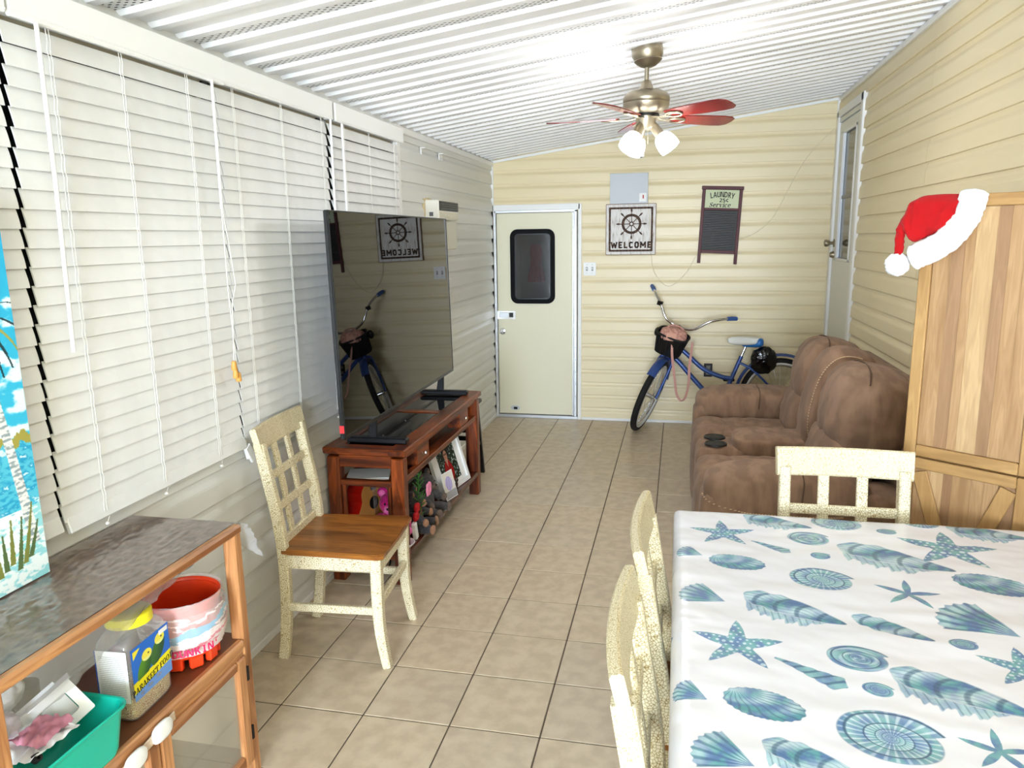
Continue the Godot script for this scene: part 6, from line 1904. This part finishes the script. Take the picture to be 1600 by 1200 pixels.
	for y in 400:
		for x in 320:
			var k := y + 0.14 * x
			if k > 262 and k < 345:
				li.set_pixel(x, y, Color(0.97, 0.92, 0.08))
			elif k >= 345:
				li.set_pixel(x, y, Color(0.42, 0.62, 0.90))
			if x > 14 and x < 72 and y > 24 and y < 24 + 64 - (x - 14):
				li.set_pixel(x, y, Color(0.97, 0.90, 0.15))
			for q in [[100.0, 195.0, 0.0], [215.0, 150.0, 1.0]]:
				var e := Vector2((x - q[0] - (y - q[1]) * -0.32) / 56.0, (y - q[1]) / 98.0)
				var hd := Vector2((x - q[0] - 24.0) / 42.0, (y - q[1] + 78.0) / 42.0)
				if e.length() < 1.0 and k < 270:
					var g := Color(0.33, 0.55, 0.12).lerp(Color(0.10, 0.32, 0.14), smoothstep(-0.4, 0.7, e.x + 0.3 * sin(y * 0.5)))
					li.set_pixel(x, y, g if q[2] == 0.0 else g.lerp(Color(0.08, 0.30, 0.24), 0.5))
				if hd.length() < 1.0:
					li.set_pixel(x, y, Color(0.95, 0.90, 0.30) if hd.y < 0.45 else Color(0.92, 0.93, 0.60))
				if Vector2(hd.x - 0.35, hd.y + 0.1).length() < 0.16:
					li.set_pixel(x, y, Color(0.05, 0.05, 0.05))
			for q in [[60.0, 372.0, 16.0], [130.0, 362.0, 22.0], [205.0, 345.0, 22.0]]:
				if Vector2((x - q[0]) / q[2], (y - q[1]) / 14.0).length() < 1.0:
					li.set_pixel(x, y, Color(0.12, 0.24, 0.50) if int(x * 0.3 + y * 0.4) % 3 else Color(0.92, 0.94, 0.98))
	var lm := picture("seed_label", li, 0.35)
	part("front_label", MB.new().quad(Vector3(jh + 0.001, 0.052, jz * 0.93), Vector3(jh + 0.001, 0.052, -jz * 0.93), Vector3(jh + 0.001, 0.188, -jz * 0.93), Vector3(jh + 0.001, 0.188, jz * 0.93), Vector3.RIGHT), lm, jr)
	text("lettering", "PARAKEET FOOD", 0.0155, 0.0004, M.ink, jr, Transform3D(Basis(Vector3(0, 0.14, -1).normalized(), Vector3.UP, Vector3.RIGHT), Vector3(jh + 0.0014, 0.0855, 0.0)), true, 0.92)
	part("blue_flash", MB.new().box(Vector3(jh + 0.0012, 0.176, -jz * 0.66), Vector3(0.0008, 0.012, 0.034), 0.0), M.paper_white, jr)
	var si := Image.create(96, 192, false, Image.FORMAT_RGB8)
	si.fill(Color(0.93, 0.93, 0.92))
	for y in 192:
		for x in 96:
			if x > 10 and x < 86 and y > 16 and y < 172 and y % 7 < 2 and (x * 7 + y * 3) % 11 > 2:
				si.set_pixel(x, y, Color(0.60, 0.60, 0.62))
			if x < 4:
				si.set_pixel(x, y, Color(0.10, 0.30, 0.70))
	part("side_label", MB.new().quad(Vector3(-jh * 0.85, 0.052, jz + 0.001), Vector3(jh * 0.88, 0.052, jz + 0.001), Vector3(jh * 0.88, 0.188, jz + 0.001), Vector3(-jh * 0.85, 0.188, jz + 0.001), Vector3.BACK), picture("side_label", si, 0.5), jr)
	# teal tub with odds and ends
	var tb := thing("teal_tub", "teal plastic tub full of odds and ends on the pine cabinet's shelf", "tub", Vector3(0.030, sy, 0.965))
	var tm := mat("teal_plastic", Color(0.03, 0.72, 0.62), 0.35)
	var wl := func(s: float, y: float) -> PackedVector2Array: return round_rect(0.170 * s, 0.275 * s, 0.03)
	var tk := MB.new()
	var lev := [[0.86, 0.0], [0.90, 0.012], [1.0, 0.106], [1.06, 0.108], [1.07, 0.114], [1.055, 0.118], [0.985, 0.114], [0.88, 0.018], [0.0, 0.014]]
	tk.grid(8, 24, func(u, v):
		var q: Array = lev[int(round(u * 8))]
		var g: PackedVector2Array = wl.call(maxf(q[0], 0.3) if q[0] > 0.0 else 0.3, 0.0)
		var p: Vector2 = g[int(round(v * 24)) % 24]
		if q[0] == 0.0:
			p = Vector2.ZERO
		return Vector3(p.x, q[1], p.y))
	part("tub_shell", tk, tm, tb)
	part("tub_floor", MB.new().box(Vector3(0, 0.007, 0), Vector3(0.12, 0.012, 0.21), 0.003), tm, tb)
	var wp: Material = M.paper_white
	var bxx := thing("gift_box", "white paper gift box with a cut-out window in the teal tub", "box", Vector3(0.005, sy + 0.085, 0.915))
	var tilt := Basis(Vector3(0, 0, 1), 0.5) * Basis(Vector3(1, 0, 0), 0.25)
	part("panel", ring_prism(round_rect(0.115, 0.095, 0.004, 2), round_rect(0.070, 0.052, 0.006, 2), 0.002, Transform3D(tilt * Basis(Vector3(0, 1, 0), 0.9), Vector3(0.005, 0.045, 0))), wp, bxx)
	part("back_panel", MB.new().box(Vector3(-0.022, 0.042, 0.012), Vector3(0.11, 0.09, 0.002), 0.0, tilt * Basis(Vector3(0, 1, 0), 0.9)), mat("paper_grey", Color(0.86, 0.86, 0.85), 0.7), bxx)
	part("flap", MB.new().box(Vector3(-0.010, 0.094, 0.004), Vector3(0.10, 0.002, 0.045), 0.0, tilt * Basis(Vector3(0, 1, 0), 0.9)), wp, bxx)
	var pd := thing("paper_dish", "crumpled white and pink paper in the teal tub", "paper", Vector3(0.045, sy + 0.100, 1.015))
	var pn := FastNoiseLite.new()
	pn.seed = 44
	pn.frequency = 22.0
	part("sheet", MB.new().grid(16, 16, func(u, v): return Vector3((u - 0.5) * 0.11, 0.022 + 0.012 * pn.get_noise_2d(u * 0.13, v * 0.13) + 0.03 * absf(u - 0.4), (v - 0.5) * 0.13)), wp, pd)
	part("pink_sheet", MB.new().grid(12, 12, func(u, v): return Vector3((u - 0.6) * 0.08, 0.040 + 0.016 * pn.get_noise_2d(u * 0.15 + 4.0, v * 0.15), (v - 0.8) * 0.10)), mat("pink_paper", Color(0.82, 0.55, 0.62), 0.7), pd)
	var gb := MB.new()
	gb.blob(Vector3.ZERO, Vector3(0.052, 0.040, 0.075), 2.4, 20, Basis(), func(_p, q): return q * (0.92 + 0.22 * pn.get_noise_3dv(q)))
	single("gift_bag", "clear plastic bag of pink scraps heaped in the teal tub", "bag", gb, glass("bag_scrap", Color(0.86, 0.78, 0.80, 0.55), 0.2), Vector3(-0.050, sy + 0.150, 1.045))
	var wb := MB.new()
	wb.blob(Vector3.ZERO, Vector3(0.040, 0.034, 0.052), 2.2, 18, Basis(Vector3(1, 0, 0), 0.3), func(_p, q): return q * (0.94 + 0.14 * pn.get_noise_3dv(q)))
	single("white_pouch", "white knotted plastic pouch behind the teal tub's paper box", "bag", wb, mat("pouch_white", Color(0.92, 0.92, 0.91), 0.4), Vector3(-0.105, sy + 0.172, 0.945))
	var bt := thing("round_connector", "small dark round connector lying on the teal tub's rim", "connector", Vector3(0.085, sy + 0.118, 1.055))
	part("barrel", MB.new().lathe([Vector2(0, 0.004), Vector2(0.004, 0.004), Vector2(0.005, 0.012), Vector2(0.009, 0.012), Vector2(0.010, 0.0), Vector2(0.0, 0.0)], 16, Transform3D(Basis(Vector3(0, 0, 1), -0.9), Vector3(0, 0.010, 0))), mat("iron", Color.WHITE), bt)
	var cn := MB.new().lathe([Vector2(0, 0.0), Vector2(0.030, 0.0), Vector2(0.033, 0.10), Vector2(0.0, 0.105)], 20)
	single("dark_canister", "dark canister at the back of the pine cabinet's shelf", "canister", cn, mat("canister_dark", Color(0.10, 0.085, 0.075), 0.4), Vector3(-0.200, sy, 0.80))
	for k in 6:
		var q: Array = [[0.035, 0.60, 0.030], [0.055, 0.655, 0.022], [0.02, 0.69, 0.026], [0.06, 0.72, 0.02], [0.045, 0.63, 0.018], [0.005, 0.64, 0.024]][k]
		single("seashell", "small white seashell behind the pine cabinet's glass door", "seashell", MB.new().grid(24, 8, func(u, v):
			var f: float = u * TAU * 2.0
			var r: float = q[2] * (0.25 + 0.75 * u) * 0.5
			var g: float = v * TAU
			var cc := Vector3(cos(f) * r, q[2] * (0.2 + 0.75 * (1.0 - u)), sin(f) * r)
			return cc + (Vector3(cos(f), 0, sin(f)) * cos(g) + Vector3.UP * sin(g)) * r * 0.55), mat("shell_white", Color(0.90, 0.87, 0.82), 0.5), Vector3(q[0], 0.0662, q[1]), k * 1.1, "seashells in the pine cabinet")
	# --- things on the tv stand's lower shelf
	var fy := 0.1555
	var gt := thing("toy_guitar", "red-sided toy guitar with tan top on the tv stand's shelf", "guitar", Vector3(-0.105, fy, -1.16), deg_to_rad(72.0))
	gt.rotation.x = deg_to_rad(-4.0)
	var go := PackedVector2Array()
	for k in 40:
		var f := TAU * k / 40
		var r := 0.115 + 0.020 * cos(2.0 * f) + 0.012 * sin(f) * -1.0
		var w := 1.0 - 0.22 * exp(-pow((sin(f) - 0.30) / 0.22, 2.0))
		go.append(Vector2(cos(f) * 0.112 * w * (1.0 - 0.14 * sin(f)), 0.150 + sin(f) * 0.150))
	part("sides", MB.new().prism(go, -0.095), mat("guitar_red", Color(0.70, 0.07, 0.035), 0.2), gt)
	part("sound_board", MB.new().prism(go, 0.004), mat("guitar_tan", Color(0.74, 0.53, 0.28), 0.25), gt)
	part("sound_hole", MB.new().lathe([Vector2(0, 0.0055), Vector2(0.032, 0.0055), Vector2(0.034, 0.0)], 24, Transform3D(Basis(Vector3(1, 0, 0), PI / 2), Vector3(0.0, 0.175, 0))), M.black_plastic, gt)
	part("bridge", MB.new().box(Vector3(0, 0.085, 0.008), Vector3(0.075, 0.014, 0.008), 0.002), M.black_plastic, gt)
	part("neck", MB.new().box(Vector3(0, 0.278, 0.004), Vector3(0.034, 0.075, 0.018), 0.003), mat("neck_dark", Color(0.16, 0.09, 0.05), 0.4), gt)
	for k in 6:
		part("string", MB.new().tube([Vector3(-0.0125 + k * 0.005, 0.085, 0.0135), Vector3(-0.0125 + k * 0.005, 0.31, 0.0145)], 0.0006, 4), M.chrome, gt)
	# plush toys
	plush("plush_toy", "bright magenta plush toy sitting beside the toy guitar", Vector3(-0.002, fy, -1.135), 0.108, Color(0.82, 0.06, 0.48), Color(0.95, 0.45, 0.72), deg_to_rad(-86.0), "")
	plush("teddy_bear", "grey teddy bear slumped against the white photo frame", Vector3(0.030, fy, -1.500), 0.098, Color(0.25, 0.235, 0.235), Color(0.40, 0.33, 0.28), deg_to_rad(-5.0), "grey teddy bears on the tv stand's shelf")
	plush("teddy_bear", "grey teddy bear with tan paws lying behind the pink flower", Vector3(0.055, fy, -1.265), 0.090, Color(0.23, 0.22, 0.225), Color(0.62, 0.45, 0.33), deg_to_rad(10.0), "grey teddy bears on the tv stand's shelf")
	# framed photograph leaning back
	var fr := thing("photo_frame", "white photo frame with a portrait of someone in red", "picture frame", Vector3(0.085, fy + 0.003, -1.93), deg_to_rad(90.0 - 8.0))
	var lean := Basis(Vector3(0, 0, 1), deg_to_rad(-22.0)) * Basis(Vector3(1, 0, 0), deg_to_rad(-12.0))
	lean = Basis(Vector3(1, 0, 0), deg_to_rad(-17.0))
	var fx := Transform3D(lean, Vector3.ZERO)
	var fw := 0.40
	var fh := 0.325
	part("frame", ring_prism(round_rect(fw, fh, 0.004, 1), round_rect(fw - 0.05, fh - 0.05, 0.002, 1), 0.022, fx * Transform3D(Basis(), Vector3(0, fh * 0.5, -0.02))), mat("frame_white", Color(0.93, 0.93, 0.92), 0.35), fr)
	part("mat_board", MB.new().box(Vector3(0, fh * 0.5, -0.012), Vector3(fw - 0.03, fh - 0.03, 0.006), 0.0), M.paper_white, fr, fx)
	part("photograph", MB.new().quad(Vector3(-0.115, fh * 0.5 - 0.115, -0.008), Vector3(0.115, fh * 0.5 - 0.115, -0.008), Vector3(0.115, fh * 0.5 + 0.118, -0.008), Vector3(-0.115, fh * 0.5 + 0.118, -0.008), Vector3.BACK), picture("portrait", portrait(), 0.25), fr, fx)
	var sp := thing("greeting_card", "small lavender print propped against the white photo frame", "card", Vector3(0.112, fy + 0.002, -1.755), deg_to_rad(90.0 - 12.0))
	var ci := Image.create(96, 120, false, Image.FORMAT_RGB8)
	for y in 120:
		for x in 96:
			var q := Vector2((x - 46.0) / 30.0, (y - 50.0) / 34.0)
			var k := Color(0.90, 0.88, 0.84)
			if q.length() < 1.0:
				k = Color(0.56, 0.52, 0.78).lerp(Color(0.85, 0.82, 0.92), 0.5 + 0.5 * sin(x * 0.4 + y * 0.3))
			elif y > 84:
				k = Color(0.80, 0.80, 0.78).lerp(Color(0.45, 0.45, 0.5), 0.5 + 0.5 * sin(x * 0.9 + sin(y) * 2.0))
			ci.set_pixel(x, y, k)
	part("card", MB.new().box(Vector3(0, 0.078, -0.002), Vector3(0.125, 0.155, 0.003), 0.0), M.paper_white, sp, Transform3D(Basis(Vector3(1, 0, 0), deg_to_rad(-15.0)), Vector3.ZERO))
	part("print", MB.new().quad(Vector3(-0.058, 0.005, 0.0), Vector3(0.058, 0.005, 0.0), Vector3(0.058, 0.150, 0.0), Vector3(-0.058, 0.150, 0.0), Vector3.BACK), picture("card_print", ci, 0.5), sp, Transform3D(Basis(Vector3(1, 0, 0), deg_to_rad(-15.0)), Vector3.ZERO))
	var fg := MB.new().lathe([Vector2(0, 0.0), Vector2(0.014, 0.002), Vector2(0.010, 0.012), Vector2(0.006, 0.03), Vector2(0.010, 0.055), Vector2(0.006, 0.068), Vector2(0.012, 0.080), Vector2(0.008, 0.094), Vector2(0, 0.098)], 12)
	single("bronze_figurine", "small bronze figurine standing before the white photo frame", "figurine", fg, mat("bronze", Color(0.24, 0.18, 0.14), 0.35, 0.6), Vector3(0.108, fy, -1.845))
	# artificial flowers
	var fl := thing("pink_flower_stem", "artificial pink flower with green fern leaves beside the teddy bears", "flower", Vector3(0.098, fy, -1.215))
	var gn := mat("leaf_green", Color(0.18, 0.40, 0.12), 0.6)
	part("stem", MB.new().tube(smooth_path([Vector3(0, 0, 0), Vector3(-0.005, 0.12, -0.01), Vector3(-0.002, 0.24, -0.02), Vector3(0.0, 0.315, -0.02)], 5), 0.003, 6), gn, fl)
	for k in 26:
		var y := 0.10 + k * 0.0085
		var f := k * 2.4
		part("leaf", MB.new().blob(Vector3(cos(f) * 0.018, y + 0.008, -0.014 + sin(f) * 0.018), Vector3(0.020, 0.0025, 0.005), 2.0, 4, Basis(Vector3(0, 1, 0), -f) * Basis(Vector3(0, 0, 1), 0.7)), gn, fl)
	var pt := mat("petal_pink", Color(0.92, 0.55, 0.68), 0.7)
	for k in 7:
		var f := TAU * k / 7
		part("petal", MB.new().blob(Vector3(0.022, 0.205 + sin(f) * 0.022, -0.105 + cos(f) * 0.024), Vector3(0.006, 0.020, 0.015), 2.0, 5, Basis(Vector3(1, 0, 0), f)), pt, fl)
	part("flower_stalk", MB.new().tube(smooth_path([Vector3(-0.002, 0.12, -0.012), Vector3(0.012, 0.18, -0.05), Vector3(0.016, 0.20, -0.10)], 4), 0.0025, 6), gn, fl)
	var rf := thing("red_rose", "artificial red rose in a white holder by the tv stand's leg", "flower", Vector3(0.100, fy, -1.150))
	part("holder", MB.new().box(Vector3(0, 0.045, 0), Vector3(0.022, 0.090, 0.030), 0.003, Basis(Vector3(1, 0, 0), 0.25)), M.paper_white, rf)
	part("rose_stem", MB.new().tube([Vector3(0, 0.06, -0.01), Vector3(0.0, 0.11, -0.012)], 0.003, 6), gn, rf)
	var rp := mat("petal_red", Color(0.70, 0.02, 0.07), 0.7)
	for q in [[0.115, -0.012], [0.155, -0.030]]:
		for k in 8:
			var f := TAU * k / 8
			part("petal", MB.new().blob(Vector3(0.004, q[0] + sin(f) * 0.013, q[1] + cos(f) * 0.013), Vector3(0.012, 0.014, 0.010), 2.0, 5, Basis(Vector3(1, 0, 0), f)), rp, rf)
	var lp := mat("leopard", Color.WHITE, 0.7)
	tri_tex(lp, noise_tex(97, 0.09, [[0.0, Color(0.14, 0.08, 0.05)], [0.22, Color(0.20, 0.11, 0.07)], [0.3, Color(0.62, 0.44, 0.30)], [1.0, Color(0.72, 0.55, 0.40)]], 256, true), Vector3.ONE * 8)
	single("leopard_ornament", "slim leopard-print ornament standing next to the red rose", "ornament", MB.new().bar([Vector3(0, 0, 0), Vector3(0, 0.07, -0.004), Vector3(0, 0.135, -0.012)], Vector3(0, 0, 1), [0.040, 0.030, 0.018], [0.028, 0.022, 0.014], 0.006), lp, Vector3(0.098, fy, -1.232))
	# papers and cables inside the stand
	single("paper_stack", "white papers lying in the tv stand's open cubby", "paper", MB.new().box(Vector3(0, 0.006, 0), Vector3(0.20, 0.012, 0.16), 0.001, Basis(Vector3(0, 1, 0), 0.3)), M.paper_white, Vector3(-0.10, 0.4925, -1.09))
	var cbm := MB.new()
	cbm.tube(smooth_path([Vector3(-0.05, 0.006, 0.0), Vector3(0.02, 0.02, -0.08), Vector3(0.06, 0.006, 0.02), Vector3(0.0, 0.008, 0.06), Vector3(-0.06, 0.006, -0.02), Vector3(-0.02, 0.03, -0.12), Vector3(0.05, 0.006, -0.18)], 6), 0.004, 6)
	single("power_cable", "black power cable coiled on the floor under the tv stand", "cable", cbm, M.black_rubber, Vector3(-0.10, 0.0, -1.15))
	var bwl := MB.new().lathe([Vector2(0, 0.0), Vector2(0.035, 0.0), Vector2(0.066, 0.035), Vector2(0.063, 0.036), Vector2(0.034, 0.006), Vector2(0, 0.006)], 28)
	single("white_bowl", "small white bowl on the tv stand's shelf behind the loose chair", "bowl", bwl, M.white_vinyl, Vector3(0.075, fy, -1.025))

func plush(called: String, label: String, at: Vector3, s: float, c: Color, paw: Color, turn: float, group: String) -> void:
	var b := thing(called, label, "plush toy", at, turn, group)
	var m := fabric("plush_" + c.to_html(), c.darkened(0.15), c.lightened(0.06), 14.0, 1.0, 0.3, 13)
	var pm := fabric("plush_" + paw.to_html(), paw.darkened(0.1), paw, 14.0, 1.0, 0.2, 14)
	# one continuous body: smooth union is approximated with overlapping rounded forms in a single mesh
	var mb := MB.new()
	mb.blob(Vector3(-0.10, 0.72, 0) * s, Vector3(0.62, 0.76, 0.66) * s, 2.2, 12)
	mb.blob(Vector3(0.02, 1.75, 0) * s, Vector3(0.58, 0.54, 0.60) * s, 2.1, 12)
	for e in [-1.0, 1.0]:
		mb.blob(Vector3(0.55, 0.28, e * 0.50) * s, Vector3(0.72, 0.28, 0.28) * s, 2.2, 8, Basis(Vector3(0, 1, 0), -e * 0.30))
		mb.blob(Vector3(0.32, 0.95, e * 0.66) * s, Vector3(0.56, 0.24, 0.24) * s, 2.2, 8, Basis(Vector3(0, 1, 0), -e * 0.35) * Basis(Vector3(0, 0, 1), -0.35))
	part("body", mb, m, b)
	for e in [-1.0, 1.0]:
		var er := part("ear", MB.new().blob(Vector3(0.0, 2.22, e * 0.46) * s, Vector3(0.13, 0.25, 0.25) * s, 2.1, 8), m, b)
		part("inner_ear", MB.new().blob(Vector3(0.09, 2.22, e * 0.46) * s, Vector3(0.07, 0.16, 0.16) * s, 2.1, 6), pm, er)
		part("paw_pad", MB.new().blob(Vector3(1.16, 0.30, e * 0.70) * s, Vector3(0.12, 0.27, 0.27) * s, 2.2, 8, Basis(Vector3(0, 1, 0), -e * 0.30)), pm, b)
		part("hand", MB.new().blob(Vector3(0.80, 0.76, e * 0.86) * s, Vector3(0.17, 0.22, 0.22) * s, 2.1, 8), pm, b)
		part("eye", MB.new().blob(Vector3(0.56, 1.86, e * 0.20) * s, Vector3.ONE * 0.05 * s, 2.0, 4), M.black_plastic, b)
	var mz := part("muzzle", MB.new().blob(Vector3(0.52, 1.62, 0) * s, Vector3(0.24, 0.21, 0.27) * s, 2.1, 8), pm, b)
	part("nose", MB.new().blob(Vector3(0.74, 1.70, 0) * s, Vector3(0.06, 0.06, 0.09) * s, 2.0, 5), M.black_plastic, mz)

func portrait() -> Image:
	var im := Image.create(192, 192, false, Image.FORMAT_RGB8)
	var nz := FastNoiseLite.new()
	nz.seed = 77
	nz.frequency = 0.05
	for y in 192:
		for x in 192:
			var n := nz.get_noise_2d(x, y)
			var c := Color(0.10, 0.15, 0.11).lerp(Color(0.30, 0.38, 0.30), smoothstep(-0.1, 0.4, n))
			if n > 0.33:
				c = Color(0.72, 0.76, 0.78)
			var bd := Vector2((x - 88.0) / lerpf(30.0, 46.0, clampf((y - 80.0) / 60.0, 0, 1)), (y - 136.0) / 62.0)
			var hr := Vector2((x - 86.0) / 34.0, (y - 48.0) / 34.0)
			var fc := Vector2((x - 88.0) / 19.0, (y - 60.0) / 25.0)
			if bd.length() < 1.0 and y > 78:
				c = Color(0.72, 0.08, 0.09).lerp(Color(0.52, 0.05, 0.07), smoothstep(-0.2, 0.3, n))
				if absf(x - 88.0) < 15.0 - (y - 78.0) * 0.35:
					c = Color(0.72, 0.52, 0.42)
			if hr.length() < 1.0:
				c = Color(0.07, 0.06, 0.055)
			if fc.length() < 1.0:
				c = Color(0.74, 0.53, 0.43)
				if absf(y - 55.0) < 3.5 and absf(absf(x - 88.0) - 8.0) < 6.0:
					c = Color(0.10, 0.08, 0.08)
				if absf(y - 72.0) < 2.0 and absf(x - 88.0) < 7.0:
					c = Color(0.60, 0.25, 0.24)
			im.set_pixel(x, y, c)
	return im
